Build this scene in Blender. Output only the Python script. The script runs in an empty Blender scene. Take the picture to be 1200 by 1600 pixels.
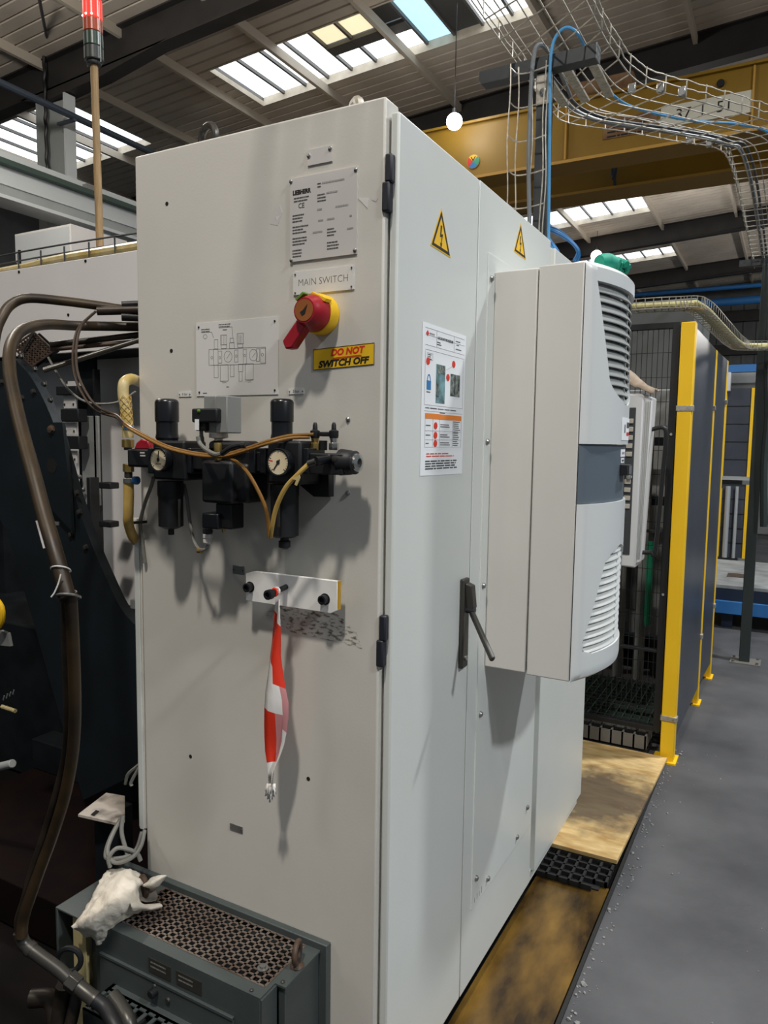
import bpy, bmesh, math, random
from math import sin, cos, pi, sqrt, radians
from mathutils import Vector, Matrix, noise
random.seed(7)
S = bpy.context.scene
COL = S.collection
V = Vector

# ------------------------------------------------------------------ camera
YAW, PITCH, ROLL, FPX = 0.50154245, -0.09452825, -0.01361876, 1152.54
CAM = V((0.653, -1.177, 1.400))
def _rot():
    cy, sy, cp, sp, cr, sr = cos(YAW), sin(YAW), cos(PITCH), sin(PITCH), cos(ROLL), sin(ROLL)
    Rz = Matrix(((cy, -sy, 0), (sy, cy, 0), (0, 0, 1)))
    Rx = Matrix(((1, 0, 0), (0, cp, -sp), (0, sp, cp)))
    Ry = Matrix(((cr, 0, sr), (0, 1, 0), (-sr, 0, cr)))
    return Rz @ Rx @ Ry                                   # columns: right, forward, up
RM = _rot()
cam_d = bpy.data.cameras.new('camera'); cam = bpy.data.objects.new('camera', cam_d); COL.objects.link(cam)
r_, f_, u_ = RM.col[0], RM.col[1], RM.col[2]
cam.matrix_world = Matrix(((r_[0], u_[0], -f_[0], CAM[0]), (r_[1], u_[1], -f_[1], CAM[1]), (r_[2], u_[2], -f_[2], CAM[2]), (0, 0, 0, 1)))
cam_d.sensor_fit = 'VERTICAL'; cam_d.sensor_height = 36.0; cam_d.lens = FPX * 36.0 / 1600.0
cam_d.clip_start = 0.05; cam_d.clip_end = 200
S.camera = cam
def ray(x, y): return RM @ V(((x - 600) / FPX, 1.0, -(y - 800) / FPX))
def PX(x, y, ax, val):                                    # point where a sight line meets a plane of the place
    d = ray(x, y); return CAM + d * ((val - CAM[ax]) / d[ax])
def PD(x, y, depth): return CAM + ray(x, y) * depth       # point at a measured distance ahead

# ------------------------------------------------------------------ view, world, lamps
vs = S.view_settings
vs.view_transform = 'Standard'; vs.look = 'None'; vs.gamma = 1.0; vs.use_curve_mapping = False
vs.exposure = -0.5
w = bpy.data.worlds.new('sky'); S.world = w; w.use_nodes = True
nt = w.node_tree; bg = nt.nodes['Background']
tc = nt.nodes.new('ShaderNodeTexCoord'); nz = nt.nodes.new('ShaderNodeTexNoise'); rp = nt.nodes.new('ShaderNodeValToRGB')
nz.inputs['Scale'].default_value = 26.0; nz.inputs['Detail'].default_value = 5.0
nt.links.new(tc.outputs['Generated'], nz.inputs['Vector']); nt.links.new(nz.outputs['Fac'], rp.inputs['Fac'])
rp.color_ramp.elements[0].position = 0.40; rp.color_ramp.elements[0].color = (0.42, 0.68, 0.86, 1)
rp.color_ramp.elements[1].position = 0.56; rp.color_ramp.elements[1].color = (0.95, 0.98, 1.0, 1)
nt.links.new(rp.outputs['Color'], bg.inputs['Color']); bg.inputs['Strength'].default_value = 0.24

def lamp(name, loc, power, size, color, target=None, spread=180):
    L = bpy.data.lights.new(name, 'AREA'); L.shape = 'DISK'; L.size = size; L.energy = power; L.color = color
    L.spread = radians(spread)
    o = bpy.data.objects.new(name, L); COL.objects.link(o); o.location = loc
    d = (V(target) - V(loc)) if target else V((0, 0, -1))
    o.rotation_euler = d.to_track_quat('-Z', 'Y').to_euler()
    return o
# high bay lamps above and behind the viewer and over the aisle; fill lights are added
lamp('bay_lamp_front', (0.35, -2.25, 6.1), 335, 0.34, (1.0, 0.94, 0.86))
lamp('fill_light_front_left', (-4.6, -3.4, 6.0), 110, 1.4, (1.0, 0.94, 0.88))  # added fill that brightens the hood front at the left
lamp('bay_lamp_aisle', (2.45, 3.7, 6.1), 430, 0.40, (0.95, 0.98, 1.0))
lamp('fill_light_side', (5.2, -1.2, 6.1), 500, 0.6, (0.93, 0.97, 1.0))  # added fill that lifts the side door and the yellow post
def bulb(name, loc, power, r, color):
    L = bpy.data.lights.new(name, 'POINT'); L.energy = power; L.shadow_soft_size = r; L.color = color
    o = bpy.data.objects.new(name, L); COL.objects.link(o); o.location = loc
bulb('fill_light_left', (-5.2, 2.0, 5.3), 420, 0.2, (1.0, 0.95, 0.87))  # added fill for the left hood, column and roof
bulb('bay_bulb_middle', (-3.2, 7.40, 5.72), 22, 0.13, (1.0, 0.97, 0.92))
bulb('fill_light_right', (2.5, 9.5, 5.4), 60, 0.2, (1.0, 0.97, 0.92))  # added fill under the roof on the right
bulb('fill_light_end', (3.5, 20.5, 4.6), 420, 0.2, (1.0, 0.97, 0.93))  # added fill that brightens the far wall
bulb('fill_light_far', (-1.5, 16.0, 5.2), 110, 0.2, (1.0, 0.97, 0.92))  # added fill for the roof further back

# ------------------------------------------------------------------ materials
def s2l(c):
    c = c / 255.0
    return c / 12.92 if c <= 0.04045 else ((c + 0.055) / 1.055) ** 2.4
def rgb(h):
    h = h.lstrip('#'); return tuple(s2l(int(h[i:i + 2], 16)) for i in (0, 2, 4)) + (1.0,)
MATS = {}
def mat(name, h, rough=0.5, metal=0.0, h2=None, scale=20.0, lo=0.35, hi=0.65, bump=0.0, bscale=None, emit=0.0, stretch=None, detail=4.0, spec=0.5):
    m = bpy.data.materials.new(name); m.use_nodes = True; t = m.node_tree; b = t.nodes['Principled BSDF']
    b.inputs['Base Color'].default_value = rgb(h); b.inputs['Roughness'].default_value = rough; b.inputs['Metallic'].default_value = metal
    b.inputs['Specular IOR Level'].default_value = spec
    if h2 or bump:
        tc = t.nodes.new('ShaderNodeTexCoord'); src = tc.outputs['Object']
        if stretch:
            mp = t.nodes.new('ShaderNodeMapping'); mp.inputs['Scale'].default_value = stretch
            t.links.new(src, mp.inputs['Vector']); src = mp.outputs['Vector']
    if h2:
        n = t.nodes.new('ShaderNodeTexNoise'); n.inputs['Scale'].default_value = scale; n.inputs['Detail'].default_value = detail
        r = t.nodes.new('ShaderNodeValToRGB'); r.color_ramp.elements[0].position = lo; r.color_ramp.elements[1].position = hi
        r.color_ramp.elements[0].color = rgb(h); r.color_ramp.elements[1].color = rgb(h2)
        t.links.new(src, n.inputs['Vector']); t.links.new(n.outputs['Fac'], r.inputs['Fac']); t.links.new(r.outputs['Color'], b.inputs['Base Color'])
    if bump:
        n2 = t.nodes.new('ShaderNodeTexNoise'); n2.inputs['Scale'].default_value = bscale or scale * 3; n2.inputs['Detail'].default_value = 3
        bp = t.nodes.new('ShaderNodeBump'); bp.inputs['Strength'].default_value = bump; bp.inputs['Distance'].default_value = 0.01
        t.links.new(src, n2.inputs['Vector']); t.links.new(n2.outputs['Fac'], bp.inputs['Height']); t.links.new(bp.outputs['Normal'], b.inputs['Normal'])
    if emit:
        b.inputs['Emission Color'].default_value = rgb(h); b.inputs['Emission Strength'].default_value = emit
    MATS[name] = m; return m
mat('cab', '#cfcbc2', 0.42, h2='#d6d2ca', scale=2.5, bump=0.02, bscale=220)
mat('cab_side', '#d3d6d1', 0.38, h2='#d8dbd7', scale=2.0, bump=0.02, bscale=220)
mat('ac_side', '#cfccc6', 0.45, h2='#d3d0ca', scale=3.0)
mat('ac_front', '#d6d9d9', 0.35)
mat('slat_grey', '#9a9d9b', 0.5)
mat('slat_white', '#dcdedb', 0.45)
mat('band', '#5f6a74', 0.42)
mat('black', '#16171a', 0.5)
mat('black_gloss', '#131519', 0.28)
mat('hinge', '#24262e', 0.5)
mat('gap', '#1b1a18', 0.8)
mat('handle', '#34322e', 0.45)
mat('steel', '#9a9a98', 0.35, 0.85)
mat('chrome', '#c9c9c6', 0.22, 0.95)
mat('galv', '#c4bfb4', 0.45, 0.6, h2='#a39d92', scale=60)
mat('plate', '#d6d1cd', 0.40, 0.15)
mat('sign_white', '#dedcd8', 0.45)
mat('paper', '#f0f2f4', 0.7)
mat('ink', '#4b4a49', 0.8)
mat('ink_dark', '#191817', 0.8)
mat('ink_faint', '#a09d9a', 0.8)
mat('yellow', '#f2c21c', 0.5)
mat('yellow_tri', '#f5c227', 0.5)
mat('red_ink', '#d8321a', 0.6)
mat('red', '#a31526', 0.35)
mat('red_tape', '#e03a24', 0.4)
mat('pink_tape', '#c98a8c', 0.35)
mat('white_tape', '#e9e6e2', 0.35)
mat('orange', '#e8842c', 0.7)
mat('photo_teal', '#7aa7ac', 0.7, h2='#4c6468', scale=40)
mat('photo_grey', '#8b958c', 0.7, h2='#23282a', scale=90)
mat('blue_ink', '#2f7cb4', 0.6)
mat('green_tag', '#5e8a2c', 0.5)
mat('hdpe', '#eceae6', 0.4)
mat('hdpe_edge', '#c79b2e', 0.5)
mat('brass', '#b69a5c', 0.32, 0.8)
mat('dial', '#e6d6b6', 0.5, h2='#dccba6', scale=40)
mat('hose_amber', '#c9a85e', 0.35, h2='#b8954a', scale=30)
mat('hose_yellow', '#b79c52', 0.4, h2='#cfc094', scale=14)
mat('tube_amber', '#855f2c', 0.25)
mat('tube_amber_shaded', '#4b3e34', 0.35)  # darker tone of the amber tube, its lighting put into the colour
mat('grey_valve', '#8f908d', 0.5)
mat('cable_grey', '#7b7a74', 0.5)
mat('trafo', '#3f4646', 0.45, h2='#474e4d', scale=6, bump=0.03, bscale=120)
mat('knob_disc', '#9c5c2c', 0.4)
mat('trafo_grille', '#5a4a40', 0.55, 0.3, h2='#7b6f66', scale=14, bump=0.05, bscale=150)
mat('cream', '#b4a678', 0.6)
mat('dark_hole', '#0c0b0a', 0.9)
mat('rag', '#e6dfd2', 0.85, h2='#d5ccbc', scale=18, bump=0.3, bscale=60)
mat('rag_dirty', '#57514a', 0.9, h2='#7a7268', scale=30)
mat('machine_white', '#e2dedb', 0.5, h2='#e6e2df', scale=4)
mat('machine_grey', '#9c9d9b', 0.55, h2='#7d7e7c', scale=3)
mat('machine_dark', '#131518', 0.6, spec=0.12, h2='#1b1f22', scale=8)  # near-black colour also stands in for the deep shade at lower left
mat('guard_dark', '#1a2126', 0.5, spec=0.3, h2='#141a1e', scale=5)
mat('conduit', '#41331f', 0.46, 0.2, h2='#281f17', scale=12, stretch=(1, 1, 1))
mat('conduit_dark', '#3a3129', 0.45, 0.3, h2='#221d18', scale=14)
mat('fitting', '#4d4b47', 0.38, 0.6)
mat('rust', '#5f4a3c', 0.6, 0.2, h2='#3a322c', scale=50)
mat('wood_pole', '#a98c62', 0.6, h2='#8d7350', scale=10, stretch=(8, 8, 0.8))
mat('lens_orange', '#b04a2c', 0.3)
mat('lens_green', '#33463c', 0.3)
mat('lens_red', '#ff3a30', 0.25, emit=1.6)
mat('beacon_hot', '#ffd8c8', 0.3, emit=6.0)
mat('roof', '#d2c7b9', 0.75, h2='#c2b7a9', scale=1.5)
mat('purlin', '#c4baab', 0.6)
mat('rafter', '#2a2827', 0.6, h2='#343130', scale=3)
mat('kerb', '#cfc7b8', 0.7, h2='#b8ad9c', scale=5)
mat('bar', '#5d5c5a', 0.5)
mat('pane_frost', '#f4faff', 0.6, emit=3.5)
mat('pane_blue', '#b4def2', 0.6, emit=1.7)
mat('pane_warm', '#fff0c8', 0.6, emit=1.3)
mat('pane_dark', '#4a4b4a', 0.6)
mat('crane', '#93700c', 0.5, h2='#86640a', scale=1.2)
mat('crane_line', '#bd8f3a', 0.5)
mat('crane_board', '#d2cdbb', 0.6)
mat('crane_brown', '#6e4a2c', 0.7, h2='#8a6b4a', scale=6)
mat('col_grey', '#a6aaa9', 0.55, h2='#9a9e9d', scale=2)
mat('col_light', '#cdd1d2', 0.55)
mat('rail_green', '#3e4f48', 0.6)
mat('pipe_blue_dark', '#3b4450', 0.5)
mat('blue', '#2f6fae', 0.5)
mat('blue_cable', '#4a8fc0', 0.4)
mat('blue_dark', '#1c2a3e', 0.5)
mat('cable_dark', '#6d7276', 0.45)
mat('cable_cream', '#d8cf96', 0.5)
mat('strut', '#33373a', 0.55, h2='#2a2d30', scale=6)
mat('post_yellow', '#fccb1e', 0.45, h2='#f5c21a', scale=3)
mat('fence_dark', '#3a3f48', 0.35, h2='#454a54', scale=3)
mat('frame_black', '#17181a', 0.55)
mat('post_dark', '#2c3434', 0.5)
mat('floor', '#58585a', 0.66, h2='#3d3d40', scale=2.2, lo=0.36, hi=0.66, bump=0.15, bscale=40, detail=8)
mat('crumbs', '#8d8c8a', 0.9)
mat('rubber', '#1d1c1b', 0.75)
mat('dirty_plate', '#b5aca2', 0.6, h2='#5d554e', scale=22, lo=.5, hi=.72)
mat('grating_green', '#3a4a44', 0.6)
mat('step_grey', '#6f6c66', 0.6)
mat('wall_far', '#6a6d6c', 0.8, h2='#585b5a', scale=1.0)
mat('panel_white', '#d4d5d6', 0.5)
mat('panel_face', '#3c3f42', 0.5)
mat('button', '#b8b2a6', 0.5)
mat('glove', '#1fa487', 0.7, h2='#178a70', scale=30)
mat('cloth_beige', '#b8a796', 0.9, h2='#9c8a78', scale=25)
mat('green_tube', '#1d8f6b', 0.45)
mat('machine_mid', '#a2a4a3', 0.6, h2='#7b7d7c', scale=5)
mat('silver', '#cfd3d6', 0.3, 0.5)
mat('lamp_glow', '#ffffff', 0.5, emit=25.0)
mat('lamp_glow_soft', '#fff4e6', 0.5, emit=12.0)
mat('tower_body', '#2e3330', 0.4)
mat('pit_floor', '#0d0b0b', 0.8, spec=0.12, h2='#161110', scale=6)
mat('red_floor', '#150909', 0.8, spec=0.1, h2='#0e0808', scale=10)

def special():
    # plywood board: pale grain with a dark worn patch
    m = mat('plywood', '#d8b98a', 0.6); t = m.node_tree; b = t.nodes['Principled BSDF']
    tc = t.nodes.new('ShaderNodeTexCoord'); mp = t.nodes.new('ShaderNodeMapping'); mp.inputs['Scale'].default_value = (4, 12, 9)
    n = t.nodes.new('ShaderNodeTexNoise'); n.inputs['Scale'].default_value = 2.4; n.inputs['Detail'].default_value = 9
    r = t.nodes.new('ShaderNodeValToRGB'); r.color_ramp.elements[0].position = .3; r.color_ramp.elements[1].position = .7
    r.color_ramp.elements[0].color = rgb('#b98f52'); r.color_ramp.elements[1].color = rgb('#f3d497')
    g = t.nodes.new('ShaderNodeTexGradient'); g.gradient_type = 'SPHERICAL'
    mg = t.nodes.new('ShaderNodeMapping'); mg.inputs['Location'].default_value = (-0.05 * 2.4, -1.66 * 2.7, 0); mg.inputs['Scale'].default_value = (2.4, 2.7, 0.01)
    n2 = t.nodes.new('ShaderNodeTexNoise'); n2.inputs['Scale'].default_value = 14; n2.inputs['Detail'].default_value = 6
    mm = t.nodes.new('ShaderNodeMath'); mm.operation = 'MULTIPLY_ADD'; mm.inputs[1].default_value = 0.9; mm.inputs[2].default_value = -0.28
    ad = t.nodes.new('ShaderNodeMath'); ad.operation = 'ADD'
    r2 = t.nodes.new('ShaderNodeValToRGB'); r2.color_ramp.elements[0].position = .32; r2.color_ramp.elements[1].position = .72
    r2.color_ramp.elements[1].color = (.85, .85, .85, 1)
    mix = t.nodes.new('ShaderNodeMixRGB'); mix.inputs['Color2'].default_value = rgb('#4a4038')
    L = t.links
    L.new(tc.outputs['Object'], mp.inputs['Vector']); L.new(mp.outputs['Vector'], n.inputs['Vector']); L.new(n.outputs['Fac'], r.inputs['Fac'])
    L.new(tc.outputs['Object'], mg.inputs['Vector']); L.new(mg.outputs['Vector'], g.inputs['Vector']); L.new(tc.outputs['Object'], n2.inputs['Vector'])
    L.new(n2.outputs['Fac'], mm.inputs[0]); L.new(mm.outputs[0], ad.inputs[0]); L.new(g.outputs['Fac'], ad.inputs[1]); L.new(ad.outputs[0], r2.inputs['Fac'])
    L.new(r2.outputs['Color'], mix.inputs['Fac']); L.new(r.outputs['Color'], mix.inputs['Color1']); L.new(mix.outputs['Color'], b.inputs['Base Color'])
    # oily brown sheet
    m = mat('oily', '#2c1e0c', 0.25, h2='#8e6c30', scale=3.5, lo=.38, hi=.72, detail=10, bump=0.1, bscale=30, stretch=(2.2, 0.9, 1))
    # greasy smudge with ragged edge
    m = mat('smudge', '#77664e', 0.8); t = m.node_tree; b = t.nodes['Principled BSDF']
    n = t.nodes.new('ShaderNodeTexNoise'); n.inputs['Scale'].default_value = 75; n.inputs['Detail'].default_value = 6
    mp = t.nodes.new('ShaderNodeMapping'); mp.inputs['Scale'].default_value = (1, 1, 2.2)
    tc = t.nodes.new('ShaderNodeTexCoord'); r = t.nodes.new('ShaderNodeValToRGB'); r.color_ramp.elements[0].position = .50; r.color_ramp.elements[1].position = .78; r.color_ramp.elements[1].color = (.8, .8, .8, 1)
    t.links.new(tc.outputs['Object'], mp.inputs['Vector']); t.links.new(mp.outputs['Vector'], n.inputs['Vector']); t.links.new(n.outputs['Fac'], r.inputs['Fac']); t.links.new(r.outputs['Color'], b.inputs['Alpha'])
    # clear glazing
    m = bpy.data.materials.new('pane_clear'); m.use_nodes = True; t = m.node_tree; t.nodes.remove(t.nodes['Principled BSDF'])
    tr = t.nodes.new('ShaderNodeBsdfTransparent'); gl = t.nodes.new('ShaderNodeBsdfGlossy'); gl.inputs['Roughness'].default_value = .05
    mx = t.nodes.new('ShaderNodeMixShader'); mx.inputs[0].default_value = .06
    t.links.new(tr.outputs[0], mx.inputs[1]); t.links.new(gl.outputs[0], mx.inputs[2]); t.links.new(mx.outputs[0], t.nodes['Material Output'].inputs['Surface'])
    MATS['pane_clear'] = m
special()

# ------------------------------------------------------------------ mesh helpers
def smooth_path(pts, k=6):
    P = [V(p) for p in pts]
    if len(P) < 3: return P
    out = []
    for i in range(len(P) - 1):
        p0 = P[i - 1] if i else P[0] * 2 - P[1]
        p1, p2 = P[i], P[i + 1]
        p3 = P[i + 2] if i + 2 < len(P) else P[-1] * 2 - P[-2]
        for j in range(k):
            t = j / k
            out.append(0.5 * ((2 * p1) + (p2 - p0) * t + (2 * p0 - 5 * p1 + 4 * p2 - p3) * t * t + (3 * p1 - p0 - 3 * p2 + p3) * t ** 3))
    out.append(P[-1]); return out
class G:
    def __init__(s): s.v = []; s.f = []; s.m = []
    def add(s, vs, fs, mi=0):
        o = len(s.v); s.v += [V(p) for p in vs]; s.f += [tuple(i + o for i in f) for f in fs]; s.m += [mi] * len(fs); return s
    def box(s, x0, x1, y0, y1, z0, z1, mi=0):
        return s.obox((V(((x0 + x1) / 2, (y0 + y1) / 2, (z0 + z1) / 2))), (V((abs(x1 - x0) / 2, 0, 0)), V((0, abs(y1 - y0) / 2, 0)), V((0, 0, abs(z1 - z0) / 2))), mi)
    def obox(s, c, h, mi=0):
        c = V(c); a, b, d = [V(q) for q in h]
        vs = [c + a * i + b * j + d * k for i in (-1, 1) for j in (-1, 1) for k in (-1, 1)]
        return s.add(vs, [(0, 1, 3, 2), (4, 6, 7, 5), (0, 4, 5, 1), (2, 3, 7, 6), (0, 2, 6, 4), (1, 5, 7, 3)], mi)
    def bar(s, p0, p1, wd, ht, up=(0, 0, 1), mi=0):
        p0, p1 = V(p0), V(p1); d = p1 - p0; u = V(up); sd = d.cross(u).normalized(); up2 = sd.cross(d).normalized()
        return s.obox((p0 + p1) / 2, (d / 2, sd * wd / 2, up2 * ht / 2), mi)
    def rings(s, rs, closed=True, caps=True, mi=0):
        o = len(s.v); n = len(rs[0])
        for r in rs: s.v += [V(p) for p in r]
        for i in range(len(rs) - 1):
            for j in range(n if closed else n - 1):
                k = (j + 1) % n
                s.f.append((o + i * n + j, o + i * n + k, o + (i + 1) * n + k, o + (i + 1) * n + j)); s.m.append(mi)
        if caps:
            s.f.append(tuple(o + j for j in range(n))); s.f.append(tuple(o + (len(rs) - 1) * n + j for j in range(n))); s.m += [mi, mi]
        return s
    def lathe(s, o, ax, prof, n=20, mi=0, caps=True):
        ax = V(ax).normalized(); e = ax.orthogonal().normalized(); g = ax.cross(e); o = V(o)
        return s.rings([[o + ax * h + (e * cos(2 * pi * j / n) + g * sin(2 * pi * j / n)) * max(r, 1e-5) for j in range(n)] for r, h in prof], True, caps, mi)
    def cyl(s, p0, p1, r, n=14, r1=None, mi=0):
        p0, p1 = V(p0), V(p1); d = p1 - p0
        return s.lathe(p0, d, [(r, 0), (r if r1 is None else r1, d.length)], n, mi)
    def tube(s, pts, r, n=8, k=6, mi=0, smooth=True):
        P = smooth_path(pts, k) if smooth else [V(p) for p in pts]
        rs = []; t0 = (P[1] - P[0]).normalized(); e = t0.orthogonal().normalized()
        for i, p in enumerate(P):
            t = (P[min(i + 1, len(P) - 1)] - P[max(i - 1, 0)]).normalized()
            e = (e - t * e.dot(t)).normalized(); g = t.cross(e)
            rr = r(i / (len(P) - 1)) if callable(r) else r
            rs.append([p + (e * cos(2 * pi * j / n) + g * sin(2 * pi * j / n)) * rr for j in range(n)])
        return s.rings(rs, True, True, mi)
    def prism(s, poly, vec, mi=0):
        P = [V(p) for p in poly]; q = [p + V(vec) for p in P]; n = len(P)
        return s.add(P + q, [tuple(range(n))[::-1], tuple(range(n, 2 * n))] + [(i, (i + 1) % n, n + (i + 1) % n, n + i) for i in range(n)], mi)
    def quad(s, a, b, c, d, mi=0): return s.add([a, b, c, d], [(0, 1, 2, 3)], mi)
    def torus(s, c, ax, R, r, n=28, k=10, mi=0, a0=0, a1=2 * pi):
        ax = V(ax).normalized(); e = ax.orthogonal().normalized(); g = ax.cross(e); c = V(c); full = abs(a1 - a0 - 2 * pi) < 1e-6
        rs = []
        for i in range(n if full else n + 1):
            a = a0 + (a1 - a0) * i / n; d = e * cos(a) + g * sin(a)
            rs.append([c + d * (R + r * cos(2 * pi * j / k)) + ax * r * sin(2 * pi * j / k) for j in range(k)])
        if full: rs.append(rs[0])
        return s.rings(rs, True, not full, mi)
    def build(s, name, mats, parent=None, bevel=0.0, seg=2, smooth=True, angle=35, solid=None, kind=None):
        me = bpy.data.meshes.new(name)
        org = WORLD_LOC.get(parent.name, V((0, 0, 0))) if parent else V((0, 0, 0))
        me.from_pydata([tuple(p - org) for p in s.v], [], s.f)
        bm = bmesh.new(); bm.from_mesh(me); bmesh.ops.remove_doubles(bm, verts=bm.verts, dist=1e-6); bmesh.ops.recalc_face_normals(bm, faces=bm.faces); bm.to_mesh(me); bm.free()
        ml = mats if isinstance(mats, (list, tuple)) else [mats]
        for q in ml: me.materials.append(MATS[q])
        if len(ml) > 1 and len(me.polygons) == len(s.m): me.polygons.foreach_set('material_index', s.m)
        if smooth:
            me.polygons.foreach_set('use_smooth', [True] * len(me.polygons)); me.set_sharp_from_angle(angle=radians(angle))
        o = bpy.data.objects.new(name, me); COL.objects.link(o)
        if parent: o.parent = parent; WORLD_LOC[o.name] = org
        if bevel:
            b = o.modifiers.new('bevel', 'BEVEL'); b.width = bevel; b.segments = seg; b.limit_method = 'ANGLE'; b.angle_limit = radians(40)
        if solid:
            q = o.modifiers.new('solid', 'SOLIDIFY'); q.thickness = solid; q.offset = 0
        if kind: o['kind'] = kind
        elif name in ('print', 'caption', 'line_drawing', 'ruled_lines', 'scale_marks', 'sticker_print', 'braid'): o['kind'] = 'stuff'
        return o
WORLD_LOC = {}
def tag(o, label, cat, group=None):
    o['label'] = label; o['category'] = cat
    if group: o['group'] = group
    return o
def thing(name, label, cat, loc=(0, 0, 0), group=None):
    o = bpy.data.objects.new(name, None); COL.objects.link(o); o.location = loc; o.empty_display_size = 0.1
    WORLD_LOC[o.name] = V(loc); return tag(o, label, cat, group)
def struct(o): o['kind'] = 'structure'; return o
def copy_thing(root, delta, label, group=None):
    r = root.copy(); COL.objects.link(r); r.location = root.location + V(delta); r['label'] = label
    if group: r['group'] = group
    for c in list(root.children):
        d = c.copy(); COL.objects.link(d); d.parent = r
        for c2 in list(c.children):
            d2 = c2.copy(); COL.objects.link(d2); d2.parent = d
    return r
def box(name, m, parent, x0, x1, y0, y1, z0, z1, bevel=0.0, **k): return G().box(x0, x1, y0, y1, z0, z1).build(name, m, parent, bevel, **k)

# flat print on a plane: o origin, u right, v up, n outward
FRONT = (V((0, 0, 0)), V((1, 0, 0)), V((0, 0, 1)), V((0, -1, 0)))
SIDE = (V((0.021, 0, 0)), V((0, 1, 0)), V((0, 0, 1)), V((1, 0, 0)))
def pl(P, u, v, h=0.0): return P[0] + P[1] * u + P[2] * v + P[3] * h
def shift(P, h): return (P[0] + P[3] * h, P[1], P[2], P[3])
def rect(g, P, u0, u1, v0, v1, h, th=0.0003, mi=0):
    return g.obox(pl(P, (u0 + u1) / 2, (v0 + v1) / 2, h + th / 2), (P[1] * (u1 - u0) / 2, P[2] * (v1 - v0) / 2, P[3] * th / 2), mi)
def stroke(g, P, a, b, wd, h, th=0.0003):
    a, b = V(a), V(b); d = b - a; n = V((-d[1], d[0])).normalized() * wd / 2
    g.prism([pl(P, *(a + n), h), pl(P, *(a - n), h), pl(P, *(b - n), h), pl(P, *(b + n), h)], P[3] * th)
def polyp(g, P, pts, h, th=0.0004): g.prism([pl(P, u, v, h) for u, v in pts], P[3] * th)
def text(body, P, u, v, size, m, parent, h=0.0006, ax='CENTER', bold=0.0, shear=0.0, sx=1.0, name='lettering', ht=0.0002):
    c = bpy.data.curves.new('t', 'FONT'); c.body = body; c.size = size; c.align_x = ax; c.align_y = 'CENTER'; c.offset = bold; c.shear = shear; c.extrude = ht; c.resolution_u = 3
    o = bpy.data.objects.new('t', c); COL.objects.link(o)
    dg = bpy.context.evaluated_depsgraph_get(); me = bpy.data.meshes.new_from_object(o.evaluated_get(dg)); bpy.data.objects.remove(o)
    org = WORLD_LOC.get(parent.name, V((0, 0, 0)))
    for q in me.vertices: q.co = pl(P, u + q.co.x * sx, v + q.co.y, h + q.co.z) - org
    me.materials.clear(); me.materials.append(MATS[m]); me.name = name
    o = bpy.data.objects.new(name, me); COL.objects.link(o); o.parent = parent; WORLD_LOC[o.name] = org
    return o
def scribble(g, P, u, v, wd, n, lh, th, h, rnd, ax='L'):            # lines of print too small to read
    for i in range(n):
        x = 0; W = wd * rnd.uniform(.65, 1)
        off = 0 if ax == 'L' else (wd - W) / 2
        while x < W:
            l = min(rnd.uniform(.05, .22) * wd, W - x); rect(g, P, u + off + x, u + off + x + l, v - i * lh - th / 2, v - i * lh + th / 2, h); x += l + .025 * wd

# ================================================================== SETTING
RK, RZ = 0.06, 7.0
def rz(x, dz=0.0): return RZ + RK * x + dz
# floor slab (edge line at the pit), pit bed lower
EX = 0.247
fl = G().box(EX - 0.012, 14, -14, 27, -0.12, 0).box(-16, EX - 0.012, 2.26, 27, -0.12, -0.0005).build('floor', 'floor'); struct(fl)
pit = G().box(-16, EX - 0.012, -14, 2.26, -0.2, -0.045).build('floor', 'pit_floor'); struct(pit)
rg = random.Random(3); g = G()
for i in range(230):
    y = rg.uniform(-.6, 2.4); x = EX + abs(rg.gauss(0, .025)); s = rg.uniform(.0015, .005) * (1 if rg.random() < .9 else 1.8)
    g.lathe((x, y, s * .4), (rg.gauss(0, .5), rg.gauss(0, .5), 1), [(s * .3, -s * .7), (s, 0), (s * .2, s * .6)], 5)
for i in range(60):
    x = rg.uniform(EX, 1.0); y = rg.uniform(-.2, 2.6); s = rg.uniform(.0015, .004)
    g.lathe((x, y, s * .4), (rg.gauss(0, .5), rg.gauss(0, .5), 1), [(s * .3, -s * .7), (s, 0), (s * .2, s * .6)], 5)
o = g.build('swarf_crumbs', 'crumbs', kind='stuff'); o['label'] = 'grey swarf crumbs scattered along the edge of the concrete floor'; o['category'] = 'debris'
o = G().box(EX - 0.014, EX - 0.004, -3, 2.2, -0.05, 0.006).build('trim_1', 'rubber'); struct(o)

# roof: corrugated sheets with openings for the rooflights
ceil = bpy.data.objects.new('ceiling', None); COL.objects.link(ceil); struct(ceil); WORLD_LOC['ceiling'] = V((0, 0, 0))
LIGHTS = [(7.2, 8.45), (11.7, 12.95), (16.05, 17.4), (20.8, 21.95)]
SPANS = [(-11.8, -9.25), (-6.87, -2.42), (1.0, 5.5)]
def sheet(x0, x1, y0, y1):
    g = G(); prof = []; y = y0; step = 0.2
    n = max(1, round((y1 - y0) / step)); st = (y1 - y0) / n
    for i in range(n):
        b = y0 + i * st; prof += [(b, 0.0), (b + st * .80, 0.0), (b + st * .85, 0.03), (b + st * .95, 0.03)]
    prof.append((y1, 0.0))
    lo = [(x0, y, rz(x0, d)) for y, d in prof]; hi = [(x1, y, rz(x1, d)) for y, d in prof]
    for i in range(len(prof) - 1): g.quad(lo[i], lo[i + 1], hi[i + 1], hi[i])
    # upper skin closes the sheet so that it has thickness
    g.quad((x0, y0, rz(x0, .06)), (x1, y0, rz(x1, .06)), (x1, y1, rz(x1, .06)), (x0, y1, rz(x0, .06)))
    return g.build('roof_sheet', 'roof', ceil, smooth=False)
XS = [-14, -11.8, -9.25, -6.87, -2.42, 1.0, 5.5, 9]
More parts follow.
